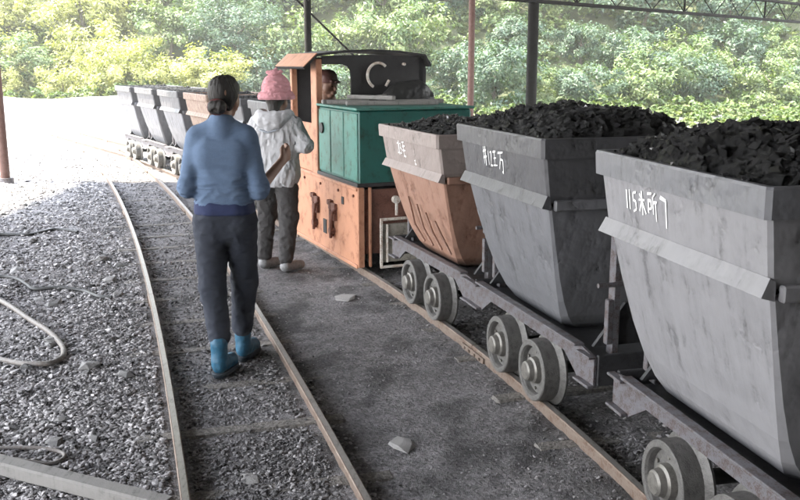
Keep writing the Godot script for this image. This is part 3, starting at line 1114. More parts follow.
func make_train() -> void:
	var wm := wheel_mesh().mesh()
	var hm := hub_mesh().mesh()
	var V := func(a): return a.map(func(p): return Vector2(p[0], p[1]))
	var t3 := make_tub("pale grey coal tub with a coal heap and chalk marks, largest in view", M.grey_light, M.grey_light, train_at(-2.97), wm, hm, "", 1.066, 0.14, 0.5)
	var t2 := make_tub("dark grey coal tub with a black end, between pale and rusty tubs", M.grey_mid, M.grey_dark, train_at(-4.53), wm, hm, "", 1.066)
	var t1 := make_tub("rusty orange brown coal tub coupled behind the locomotive", M.rust_panel, M.pink_grey, train_at(-5.87), wm, hm, "", 0.97, 0.06)
	t3.get_node("rim").material_override = M.grey_mid
	# chalk marks
	writing([V.call([[0, 1], [-0.05, 0.1]]), V.call([[0.35, 1.05], [0.3, 0.1]]), V.call([[1.1, 1.0], [0.75, 0.95], [0.72, 0.6], [1.0, 0.55], [1.05, 0.2], [0.7, 0.05]]),
		V.call([[1.75, 1.15], [1.72, 0.0]]), V.call([[1.4, 0.7], [2.05, 0.75]]), V.call([[1.72, 0.7], [1.4, 0.15]]), V.call([[1.72, 0.7], [2.1, 0.1]]), V.call([[1.5, 1.0], [1.62, 0.82]]),
		V.call([[2.4, 1.1], [2.85, 1.15]]), V.call([[2.45, 0.85], [2.4, 0.2]]), V.call([[2.45, 0.8], [2.75, 0.8], [2.75, 0.45], [2.45, 0.4]]), V.call([[3.25, 1.2], [2.95, 1.0], [2.92, 0.2]]), V.call([[2.95, 0.75], [3.35, 0.8]]), V.call([[3.2, 0.75], [3.2, -0.1]]),
		V.call([[3.75, 1.1], [4.3, 1.0], [4.25, 0.5], [4.2, -0.25]])], -0.34, 1.085, 0.07, t3)
	writing([V.call([[0, 0.9], [0.6, 1.0]]), V.call([[0.15, 1.2], [0.1, 0.1]]), V.call([[0.45, 1.25], [0.4, 0.0]]), V.call([[0, 0.5], [0.65, 0.6]]), V.call([[1.0, 1.0], [0.98, 0.1]]),
		V.call([[1.3, 0.9], [1.55, 1.0], [1.5, 0.6], [1.3, 0.1], [1.65, 0.1]]), V.call([[1.9, 1.0], [2.4, 1.05]]), V.call([[1.95, 0.6], [2.4, 0.65]]), V.call([[1.85, 0.15], [2.5, 0.2]]), V.call([[2.15, 1.0], [2.1, 0.1]]),
		V.call([[2.8, 1.0], [3.7, 1.1]]), V.call([[3.25, 1.05], [3.1, 0.5], [2.85, 0.0]]), V.call([[3.2, 0.65], [3.6, 0.6], [3.5, -0.2], [3.35, -0.1]])], -0.22, 1.09, 0.075, t2)
	writing([V.call([[0, 0.9], [0.35, 1.0], [0.3, 0.5], [0, 0.05], [0.45, 0.1]]), V.call([[0.7, 0.9], [1.0, 1.0], [0.85, 0.6], [1.1, 0.4], [0.95, 0.05], [0.65, 0.1]]), V.call([[0.5, 1.2], [0.45, -0.1]]), V.call([[1.4, 1.1], [2.0, 1.15]]), V.call([[1.45, 0.75], [2.05, 0.8]]), V.call([[1.4, 0.4], [2.1, 0.4]]), V.call([[1.7, 1.1], [1.65, -0.1], [2.1, -0.15]])], -0.24, 1.09, 0.075, t1)
	writing([V.call([[4.2, -0.3], [4.5, -0.2], [4.35, -0.55], [4.6, -0.6]])], -0.24, 1.09, 0.075, t1)
	# a long crease and scraped rods on the rusty tub
	for k in 4:
		var mb := MB.new()
		mb.tube([Vector3(-0.352, 0.78 - 0.03 * k, -0.2 + 0.16 * k), Vector3(-0.325, 0.6, -0.14 + 0.16 * k), Vector3(-0.29, 0.5, -0.05 + 0.15 * k)], 0.008, 6)
		part("side_rib", mb, M.rust_panel, t1)
	var shapes := []
	for i in 6:
		var mb := MB.new()
		mb.lump(Vector3.ZERO, Vector3.ONE * 0.8, rng, 0.16)
		shapes.append(mb.mesh())
		shapes.append(stone_mesh(rng, 0.9))
	fill_coal(t3, heap_mesh(1.37, 10.0), 1.37, 10.0, 110, "black coal heaped in the pale grey tub", shapes)
	fill_coal(t2, heap_mesh(1.37, 60.0), 1.37, 60.0, 90, "black coal heaped high in the dark grey tub", shapes)
	fill_coal(t1, heap_mesh(1.32, 120.0), 1.32, 120.0, 60, "broken black coal filling the rusty orange tub", shapes)
	make_loco(wm, hm)
	# the far rake beyond the locomotive
	var far := heap_mesh(1.25, 200.0)
	var zs := [-9.3, -10.55, -11.8, -13.05, -14.3, -15.55]
	var names := ["grey coal tub coupled beyond the locomotive cab", "grey coal tub of the far rake, beyond the tan one's near neighbour", "tan coal tub in the far rake of tubs", "grey coal tub of the far rake next to the tan one", "grey coal tub of the far rake, second to last", "last grey coal tub of the far rake, by the junction"]
	var loads := ["coal in the tub coupled beyond the locomotive cab", "coal in the grey tub on the cab side of the tan one", "coal levelled in the tan tub of the far rake", "coal in the far grey tub next to the tan one", "coal in the second to last far tub", "coal in the last far tub by the junction"]
	for i in 6:
		var t := make_tub(names[i], M.tan_panel if i == 2 else M.grey_mid, M.tan_panel if i == 2 else M.grey_dark, train_at(zs[i]), wm, hm, "tubs of the far rake")
		fill_coal(t, far, 1.25, 200.0, 0, loads[i], shapes)

# ---------------------------------------------------------------- locomotive
func make_loco(wm: Mesh, hm: Mesh) -> void:
	# near left lower corner at (-0.27, -6.78), heading 23.5 degrees to the left; local +z is the end with the hood
	var a := deg_to_rad(23.3)
	var d := Vector3(-sin(a), 0, -cos(a))
	var r := Vector3(cos(a), 0, -sin(a))
	var org := Vector3(-0.325, 0, -6.79) + r * 0.5 + d * 0.875
	var t := thing("locomotive", "small orange and green mine locomotive with a roofed cab", "locomotive", org, a)
	var mb: MB
	# side frames
	for s in [-1.0, 1.0]:
		mb = MB.new()
		mb.box(Vector3(s * 0.488, 0.41, 0), Vector3(0.024, 0.62, 1.75), 0.004)
		var f := part("side_frame", mb, M.orange, t)
		mb = MB.new()
		mb.box(Vector3(s * 0.503, 0.105, 0), Vector3(0.016, 0.03, 1.75), 0.004)
		mb.box(Vector3(s * 0.503, 0.705, 0), Vector3(0.014, 0.025, 1.75), 0.004)
		part("edge_strip", mb, M.orange, f)
		for z in [0.33, -0.12]:
			mb = MB.new()    # axle box hanger with its spring and links
			mb.box(Vector3(s * 0.512, 0.5, z), Vector3(0.03, 0.06, 0.16), 0.006)
			mb.box(Vector3(s * 0.516, 0.4, z - 0.03), Vector3(0.035, 0.3, 0.035), 0.006)
			mb.box(Vector3(s * 0.516, 0.44, z + 0.05), Vector3(0.035, 0.1, 0.05), 0.006)
			mb.tube([Vector3(s * 0.5, 0.3, z), Vector3(s * 0.545, 0.3, z)], 0.03, 10)
			mb.tube([Vector3(s * 0.5, 0.53, z - 0.07), Vector3(s * 0.535, 0.53, z - 0.07)], 0.022, 10)
			mb.tube([Vector3(s * 0.5, 0.5, z + 0.07), Vector3(s * 0.54, 0.47, z + 0.07), Vector3(s * 0.535, 0.36, z + 0.02), Vector3(s * 0.53, 0.24, z - 0.01)], 0.014, 8)
			part("axle_hanger", mb, M.orange_dark, f)
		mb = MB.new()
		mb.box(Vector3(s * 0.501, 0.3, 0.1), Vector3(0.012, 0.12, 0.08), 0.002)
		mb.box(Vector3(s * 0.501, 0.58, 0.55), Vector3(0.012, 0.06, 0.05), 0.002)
		part("painted_hole", mb, M.near_black, f)  # near-black plates painted for the shade inside two holes
		for z in [-0.8, -0.45, 0.0, 0.45, 0.8]:
			mb = MB.new()
			mb.tube([Vector3(s * 0.498, 0.65, z), Vector3(s * 0.512, 0.65, z)], 0.012, 6)
			part("bolt", mb, M.orange_dark, f)
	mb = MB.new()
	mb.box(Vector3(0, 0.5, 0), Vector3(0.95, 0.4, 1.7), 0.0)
	part("underframe", mb, M.near_black, t)
	# hood end: corner angles, dark recess, white framed panel, coupling
	for s in [-1.0, 1.0]:
		mb = MB.new()
		mb.box(Vector3(s * 0.475, 0.41, 0.885), Vector3(0.05, 0.62, 0.02), 0.004)
		mb.box(Vector3(s * 0.4, 0.41, 0.88), Vector3(0.02, 0.62, 0.03), 0.004)
		part("corner_angle", mb, M.orange, t)
	mb = MB.new()
	mb.box(Vector3(0, 0.45, 0.86), Vector3(0.9, 0.5, 0.02), 0.0)
	part("end_plate", mb, M.orange_dark, t)
	mb = MB.new()
	mb.box(Vector3(-0.16, 0.28, 0.892), Vector3(0.3, 0.3, 0.03), 0.004)
	var pn := part("end_panel", mb, M.beige, t)
	mb = MB.new()
	for q in [[-0.32, 0.28, 0.02, 0.36], [-0.27, 0.28, 0.014, 0.3], [0.0, 0.28, 0.02, 0.36]]:
		mb.box(Vector3(q[0], q[1], 0.913), Vector3(q[2], q[3], 0.02), 0.003)
	mb.box(Vector3(-0.16, 0.47, 0.913), Vector3(0.34, 0.02, 0.02), 0.003)
	mb.box(Vector3(-0.16, 0.095, 0.913), Vector3(0.34, 0.02, 0.02), 0.003)
	part("panel_frame", mb, M.white_paint, pn)
	mb = MB.new()
	mb.box(Vector3(0, 0.36, 0.93), Vector3(0.16, 0.1, 0.1), 0.01)
	mb.tube([Vector3(0, 0.38, 0.9), Vector3(0, 0.38, 1.02)], 0.025, 8)
	part("coupler", mb, M.steel_dark, t)
	mb = MB.new()
	mb.tube([Vector3(-0.2, 0.62, 0.9), Vector3(-0.2, 0.62, 0.94)], 0.03, 10)
	mb.tube([Vector3(-0.2, 0.62, 0.93), Vector3(-0.2, 0.5, 0.93)], 0.01, 6)
	part("hose_cock", mb, M.white_paint, t)
	# green hood
	mb = MB.new()
	mb.box(Vector3(0, 1.015, 0.385), Vector3(0.95, 0.56, 0.93), 0.01)
	var hood := part("hood", mb, M.green, t)
	mb = MB.new()
	mb.box(Vector3(0, 0.735, 0.385), Vector3(1.0, 0.03, 0.97), 0.004)
	part("hood_sill", mb, M.charcoal, hood)
	for s in [-1.0, 1.0]:
		for q in [[0.69, 0.29], [0.38, 0.29], [0.07, 0.29]]:
			mb = MB.new()
			mb.box(Vector3(s * 0.479, 1.02, q[0]), Vector3(0.012, 0.51, q[1]), 0.004)
			part("side_panel", mb, M.green_pale, hood)
		mb = MB.new()
		mb.tube([Vector3(s * 0.483, 1.12, 0.02), Vector3(s * 0.5, 1.12, 0.02)], 0.045, 14)
		part("cap", mb, M.charcoal, hood)
	mb = MB.new()
	mb.box(Vector3(0, 1.308, 0.385), Vector3(1.0, 0.02, 0.97), 0.005)
	part("lid", mb, M.green_pale, hood)
	# cab: corner posts, front wall with one window opening, roof with sloping eaves
	for q in [[-0.47, 0.06], [0.47, 0.06], [-0.47, -0.83], [0.47, -0.83]]:
		mb = MB.new()
		mb.box(Vector3(q[0], 1.2, -0.165 if q[1] > 0 else q[1]), Vector3(0.055, 0.97, 0.15 if q[1] > 0 else 0.05), 0.006)
		part("cab_post", mb, M.orange if q[0] < 0 else M.charcoal, t)
	mb = MB.new()
	var poly := PackedVector2Array([Vector2(0.5, 0.72), Vector2(0.52, 1.6), Vector2(0.47, 1.7), Vector2(0.0, 1.72), Vector2(-0.44, 1.71), Vector2(-0.44, 1.64), Vector2(-0.26, 1.64), Vector2(-0.215, 1.625), Vector2(-0.19, 1.59), Vector2(-0.185, 1.54), Vector2(-0.185, 1.3), Vector2(-0.44, 1.3), Vector2(-0.44, 0.72)])
	mb.prism(poly, 0.02, Transform3D(Basis(), Vector3(0, 0, -0.1)))
	var wall := part("cab_wall", mb, M.charcoal, t)
	# a white hoop on the wall, open on one side
	mb = MB.new()
	var arc := []
	for i in 23:
		var an := deg_to_rad(48.0 + 195.0 * i / 22.0)
		arc.append(Vector3(0.06 + cos(an) * 0.1, 1.545 + sin(an) * 0.105, -0.075))
	mb.tube(arc, 0.013, 8)
	mb.tube([Vector3(0.13, 1.455, -0.075), Vector3(0.16, 1.505, -0.075)], 0.013, 8)
	part("white_hoop", mb, M.white_paint, wall)
	mb = MB.new()
	mb.tube([Vector3(0.3, 1.64, -0.09), Vector3(0.3, 1.64, -0.06)], 0.014, 8)
	part("bolt", mb, M.white_paint, wall)
	mb = MB.new()
	mb.prism(PackedVector2Array([Vector2(-0.44, 0.72), Vector2(0.44, 0.72), Vector2(0.44, 1.7), Vector2(0.3, 1.7), Vector2(0.3, 1.2), Vector2(-0.24, 1.2), Vector2(-0.24, 1.64), Vector2(0.3, 1.64), Vector2(0.3, 1.7), Vector2(-0.44, 1.7)]), 0.02, Transform3D(Basis(), Vector3(0, 0, -0.84)))
	part("cab_back", mb, M.charcoal, t)
	mb = MB.new()
	mb.box(Vector3(-0.475, 0.93, -0.56), Vector3(0.02, 0.42, 0.6), 0.005)
	part("cab_door", mb, M.orange, t)
	mb = MB.new()
	var rf := PackedVector2Array([Vector2(-0.62, 1.615), Vector2(-0.5, 1.725), Vector2(-0.25, 1.755), Vector2(0.0, 1.765), Vector2(0.25, 1.755), Vector2(0.5, 1.725), Vector2(0.56, 1.63), Vector2(0.545, 1.62), Vector2(0.49, 1.708), Vector2(0.25, 1.735), Vector2(0.0, 1.745), Vector2(-0.25, 1.735), Vector2(-0.49, 1.705), Vector2(-0.6, 1.6)])
	mb.prism(rf, 0.84, Transform3D(Basis(), Vector3(0, 0, -0.48)))
	part("cab_roof", mb, M.charcoal, t)
	mb = MB.new()
	mb.box(Vector3(-0.556, 1.676, -0.48), Vector3(0.16, 0.008, 0.86), 0.002, Basis(Vector3(0, 0, 1), 0.742))
	part("eave", mb, M.orange, t)
	mb = MB.new()
	mb.box(Vector3(0.1, 0.95, -0.72), Vector3(0.7, 0.08, 0.18), 0.02)
	part("seat", mb, M.rubber, t)
	mb = MB.new()
	mb.box(Vector3(0.0, 1.0, -0.2), Vector3(0.5, 0.5, 0.14), 0.02)
	part("control_box", mb, M.charcoal, t)
	add_wheels(t, 0.75, 0.325, wm, hm)
	# things lying on the hood
	var xf := t.transform
	var sticks := [[-0.28, 0.3, 0.5, 0.9, 0.05, "pale wooden batten lying slantwise on the hood lid"], [-0.05, 0.5, 0.75, 1.35, 0.06, "long pale board across the hood lid"], [-0.12, 0.2, 0.5, 0.5, 0.045, "pale stick propped on the long board"], [0.02, 0.12, 0.4, -0.7, 0.04, "pale stick leaning towards the black bundle"], [-0.3, 0.08, 0.4, 1.5, 0.06, "grey board below the cab window on the hood"], [0.25, 0.28, 0.5, 1.55, 0.07, "pale board in front of the black bundle on the hood"]]
	var k := 0
	for q in sticks:
		mb = MB.new()
		mb.box(Vector3(0, 0.017, 0), Vector3(q[4], 0.034, q[2]), 0.006)
		solo("batten", mb, M.timber, q[5], "batten", xf * Vector3(q[0], 1.319 + (0.036 if k == 2 or k == 3 else 0.0), q[1]), t.rotation.y + q[3])
		k += 1
	var fl := Field.new()
	fl.cell = 0.014
	fl.k = 0.08
	fl.noise = fine
	fl.fold = 0.012
	fl.fold_scale = Vector3(500, 500, 500)
	fl.cap(Vector3(-0.2, 0.0, 0.02), Vector3(0.2, 0.0, 0.0), 0.05, 0.09)
	fl.cap(Vector3(-0.1, 0.05, 0), Vector3(0.15, 0.06, -0.01), 0.08, 0.09)
	fl.cap(Vector3(-0.02, 0.1, -0.01), Vector3(0.12, 0.11, -0.02), 0.07, 0.07)
	fl.cuts = [[Vector3(0, 0.001, 0), Vector3(0, -1, 0)]]
	mb = MB.new()
	fl.into(mb)
	solo("bundle", mb, M.rubber, "black rounded bundle lying on the hood against the cab wall", "bundle", xf * Vector3(0.25, 1.319, 0.04), t.rotation.y)
	# white lever that sticks up beside the bundle
	loco_xf = xf
	loco_turn = t.rotation.y

var loco_xf := Transform3D()
var loco_turn := 0.0

# ---------------------------------------------------------------- people
func head_field(c: Vector3, turn: float, tilt := 0.0) -> Field:      # c: middle of the head; faces -z before the turn
	var f := Field.new()
	f.cell = 0.0055
	f.k = 0.022
	var b := Basis(Vector3.UP, turn) * Basis(Vector3.RIGHT, tilt)
	var C := func(p: Vector3, q: Vector3, ra: float, rb: float): f.cap(c + b * p, c + b * q, ra, rb)
	C.call(Vector3(0, 0.025, 0.03), Vector3(0, 0.03, -0.02), 0.076, 0.072)
	C.call(Vector3(0, -0.02, -0.035), Vector3(0, -0.075, -0.05), 0.058, 0.032)
	C.call(Vector3(-0.035, -0.03, -0.03), Vector3(0.035, -0.03, -0.03), 0.04, 0.04)
	C.call(Vector3(0, 0.0, -0.092), Vector3(0, -0.03, -0.107), 0.009, 0.013)          # nose
	C.call(Vector3(-0.03, 0.015, -0.083), Vector3(0.03, 0.015, -0.083), 0.012, 0.012)    # brow
	C.call(Vector3(-0.016, -0.062, -0.09), Vector3(0.016, -0.062, -0.09), 0.01, 0.01)   # lips
	C.call(Vector3(-0.071, 0.015, 0.0), Vector3(-0.073, -0.025, -0.004), 0.012, 0.008)
	C.call(Vector3(0.071, 0.015, 0.0), Vector3(0.073, -0.025, -0.004), 0.012, 0.008)
	C.call(Vector3(0, -0.04, 0.02), Vector3(0, -0.13, 0.025), 0.052, 0.05)             # neck
	return f

func face_parts(c: Vector3, turn: float, tilt: float, parent: Node3D) -> void:
	var b := Basis(Vector3.UP, turn) * Basis(Vector3.RIGHT, tilt)
	for s in [-1.0, 1.0]:
		var mb := MB.new()
		mb.tube([c + b * Vector3(s * 0.022, -0.003, -0.091), c + b * Vector3(s * 0.036, -0.002, -0.086)], [0.005, 0.004], 6)
		part("eye", mb, M.eye, parent)
	var mb := MB.new()
	mb.tube([c + b * Vector3(-0.02, -0.063, -0.094), c + b * Vector3(0, -0.062, -0.101), c + b * Vector3(0.02, -0.063, -0.094)], [0.003, 0.005, 0.003], 6)
	part("mouth", mb, M.lip, parent)

func hand(mb: MB, wrist: Vector3, dirn: Vector3, palm_n: Vector3, thumb_side: float, curl: float) -> void:
	var f := Field.new()
	f.cell = 0.0045
	f.k = 0.012
	var y := dirn.normalized()
	var x := y.cross(palm_n).normalized()
	var z := x.cross(y)
	var P := func(a: float, b: float, cc: float) -> Vector3: return wrist + x * a + y * b + z * cc
	f.cap(P.call(0, -0.03, 0), P.call(0, 0.02, 0), 0.026, 0.024)
	for i in 4:
		var u := (i - 1.5) * 0.019
		f.cap(P.call(u * 0.5, 0.01, 0), P.call(u, 0.078, 0), 0.014, 0.012)
		var L: float = [0.026, 0.031, 0.029, 0.023][i]
		var p: Vector3 = P.call(u, 0.078, 0)
		var an := curl * 0.5
		for j in 3:
			var q := p + (y * cos(an) + z * sin(an)) * L * (1.0 - 0.15 * j)
			f.cap(p, q, 0.0095 - 0.001 * j, 0.0088 - 0.001 * j)
			p = q
			an += curl * 0.6
	var tb: Vector3 = P.call(thumb_side * 0.025, 0.02, 0.0)
	var t1: Vector3 = P.call(thumb_side * 0.045, 0.05, 0.016)
	var t2: Vector3 = P.call(thumb_side * 0.042, 0.08, 0.03)
	f.cap(tb, t1, 0.014, 0.0115)
	f.cap(t1, t2, 0.0115, 0.009)
	f.into(mb)

func field_part(called: String, f: Field, m: Material, parent: Node3D) -> MeshInstance3D:
	var mb := MB.new()
	f.into(mb)
	return part(called, mb, m, parent)

func cloth(cell := 0.011, k := 0.05, fold := 0.008, sc := Vector3(700, 1300, 700)) -> Field:
	var f := Field.new()
	f.cell = cell
	f.k = k
	f.noise = fine
	f.fold = fold
	f.fold_scale = sc
	return f

func make_people() -> void:
	walker_blue()
	walker_white()
	driver()

func walker_blue() -> void:
	var pos := Vector3(-0.93, 0.015, -4.72)
	var t := thing("person", "person in a blue sweater, dark jeans and blue rubber boots walking away", "person", pos, deg_to_rad(3))
	t.scale = Vector3(0.88, 1.0, 0.94)
	var hc := Vector3(0.02, 1.46, -0.03)
	var sL := Vector3(-0.155, 1.25, 0.0); var eL := Vector3(-0.21, 1.0, 0.05); var wL := Vector3(-0.12, 1.0, -0.17)
	var sR := Vector3(0.155, 1.25, 0.0); var eR := Vector3(0.215, 0.985, 0.04); var wR := Vector3(0.325, 1.1, -0.12)
	var hL := Vector3(-0.085, 0.80, 0.0); var kL := Vector3(-0.085, 0.45, 0.05); var aL := Vector3(-0.045, 0.1, 0.14)
	var hR := Vector3(0.085, 0.80, -0.01); var kR := Vector3(0.09, 0.46, -0.1); var aR := Vector3(0.06, 0.1, -0.15)
	var b := Field.new()
	b.cell = 0.013
	b.k = 0.05
	b.cap(Vector3(-0.05, 0.85, 0), Vector3(0.05, 0.85, 0), 0.105, 0.105)
	b.cap(Vector3(-0.04, 1.0, 0), Vector3(0.04, 1.0, 0), 0.1, 0.1)
	b.cap(Vector3(-0.06, 1.17, 0), Vector3(0.06, 1.17, 0), 0.105, 0.105)
	b.cap(Vector3(-0.11, 1.262, 0), Vector3(0.11, 1.262, 0), 0.038, 0.038)
	b.cap(Vector3(0, 1.28, 0.0), Vector3(0.01, 1.4, -0.01), 0.052, 0.05)
	b.chain([sL, eL, wL], [0.04, 0.033, 0.026])
	b.chain([sR, eR, wR], [0.04, 0.034, 0.027])
	b.chain([hL, kL, aL], [0.085, 0.055, 0.038])
	b.chain([hR, kR, aR], [0.085, 0.055, 0.038])
	var mb := MB.new()
	b.into(mb)
	head_field(hc, deg_to_rad(-28)).into(mb)
	hand(mb, wL + (wL - eL).normalized() * 0.02, wL - eL, Vector3(0.7, 0.3, 0), 1.0, 0.8)
	hand(mb, wR + (wR - eR).normalized() * 0.02, wR - eR, Vector3(-0.8, 0.1, -0.3), 1.0, 0.8)
	var body := part("body", mb, M.skin, t)
	face_parts(hc, deg_to_rad(-28), 0.0, body)
	# hair tied in a low bun
	var hf := cloth(0.006, 0.025, 0.005, Vector3(2600, 500, 2600))
	var tb := Basis(Vector3.UP, deg_to_rad(-28))
	hf.cap(hc + tb * Vector3(0, 0.036, 0.03), hc + tb * Vector3(0, 0.043, -0.03), 0.079, 0.072)
	hf.cap(hc + tb * Vector3(0, -0.01, 0.045), hc + tb * Vector3(0, -0.04, 0.05), 0.06, 0.04)
	hf.cap(hc + tb * Vector3(0.06, 0.01, 0.01), hc + tb * Vector3(0.05, -0.045, 0.03), 0.036, 0.024)
	hf.cap(hc + tb * Vector3(-0.055, 0.0, 0.02), hc + tb * Vector3(-0.045, -0.05, 0.035), 0.035, 0.02)
	var hair := field_part("hair", hf, M.hair, t)
	var bun := cloth(0.006, 0.015, 0.006, Vector3(1500, 1500, 1500))
	bun.cap(hc + Vector3(-0.05, -0.045, 0.115), hc + Vector3(-0.01, -0.045, 0.125), 0.034, 0.036)
	field_part("bun", bun, M.hair, hair)
	mb = MB.new()
	var ring := []
	for i in 15:
		var an := TAU * i / 14.0
		ring.append(hc + Vector3(-0.03 + cos(an) * 0.05, -0.045 + sin(an) * 0.034, 0.112))
	mb.tube(ring, 0.009, 8)
	part("hair_tie", mb, M.hair_tie, hair)
	# sweater
	var s := cloth(0.009, 0.03, 0.01, Vector3(500, 2200, 500))
	s.fold_top = 1.08
	s.cap(Vector3(-0.06, 0.93, 0), Vector3(0.06, 0.93, 0), 0.12, 0.12)
	s.cap(Vector3(-0.055, 1.02, 0), Vector3(0.055, 1.02, 0), 0.118, 0.118)
	s.cap(Vector3(-0.072, 1.16, 0), Vector3(0.072, 1.16, 0), 0.122, 0.122)
	s.cap(Vector3(-0.13, 1.262, 0), Vector3(0.0, 1.31, 0), 0.058, 0.066)
	s.cap(Vector3(0.13, 1.262, 0), Vector3(0.0, 1.31, 0), 0.058, 0.066)
	s.cap(Vector3(0, 1.28, 0), Vector3(0.0, 1.345, 0.0), 0.08, 0.062)
	s.chain([sL, eL], [0.06, 0.05])
	s.chain([eL, eL.lerp(wL, 0.45)], [0.052, 0.046])
	s.chain([sR, eR], [0.06, 0.052])
	s.chain([eR, eR.lerp(wR, 0.12)], [0.05, 0.046])
	s.cuts = [[Vector3(0, 0.9, 0), Vector3(0, -1, 0)], [Vector3(0, 1.375, 0.03), Vector3(0, 1, -0.12).normalized()]]
	field_part("sweater", s, M.blue_knit, t)
	# dark shirt tail under the sweater
	var u := cloth(0.012, 0.05, 0.003)
	u.cap(Vector3(-0.055, 0.9, 0), Vector3(0.055, 0.9, 0), 0.11, 0.11)
	u.cap(Vector3(-0.06, 0.86, 0), Vector3(0.06, 0.86, 0), 0.12, 0.12)
	u.cuts = [[Vector3(0, 0.855, 0), Vector3(0, -1, 0)], [Vector3(0, 0.94, 0), Vector3(0, 1, 0)]]
	field_part("shirt_tail", u, M.navy, t)
	# jeans
	var j := cloth(0.009, 0.03, 0.007, Vector3(600, 1300, 600))
	j.cap(Vector3(-0.065, 0.8, 0.0), Vector3(0.065, 0.8, 0.0), 0.118, 0.118)
	j.cap(Vector3(-0.06, 0.86, 0), Vector3(0.06, 0.86, 0), 0.115, 0.115)
	j.chain([hL, kL, aL + Vector3(0, 0.11, -0.03)], [0.108, 0.08, 0.068])
	j.chain([hR, kR, aR + Vector3(0, 0.095, 0.005)], [0.108, 0.08, 0.068])
	j.cuts = [[Vector3(0, 0.885, 0), Vector3(0, 1, 0)]]
	field_part("jeans", j, M.denim, t)
	for q in [[aL, 0.14], [aR, -0.1]]:
		var bf := cloth(0.008, 0.03, 0.004, Vector3(900, 900, 900))
		var a: Vector3 = q[0]
		bf.cap(a + Vector3(0, 0.075, 0), a, 0.052, 0.05)
		bf.cap(a + Vector3(0, -0.045, 0.01), a + Vector3(0.05, -0.06, -0.14), 0.046, 0.042)
		bf.cuts = [[Vector3(0, 0.012, 0), Vector3(0, -1, 0)]]
		var bt := field_part("boot", bf, M.boot_blue, t)
		var sf := Field.new()
		sf.cell = 0.008
		sf.k = 0.02
		sf.cap(a + Vector3(0, -0.08, 0.012), a + Vector3(0.05, -0.085, -0.14), 0.05, 0.046)
		sf.cuts = [[Vector3(0, -0.01, 0), Vector3(0, -1, 0)], [Vector3(0, 0.022, 0), Vector3(0, 1, 0)]]
		field_part("sole", sf, M.boot_sole, bt)

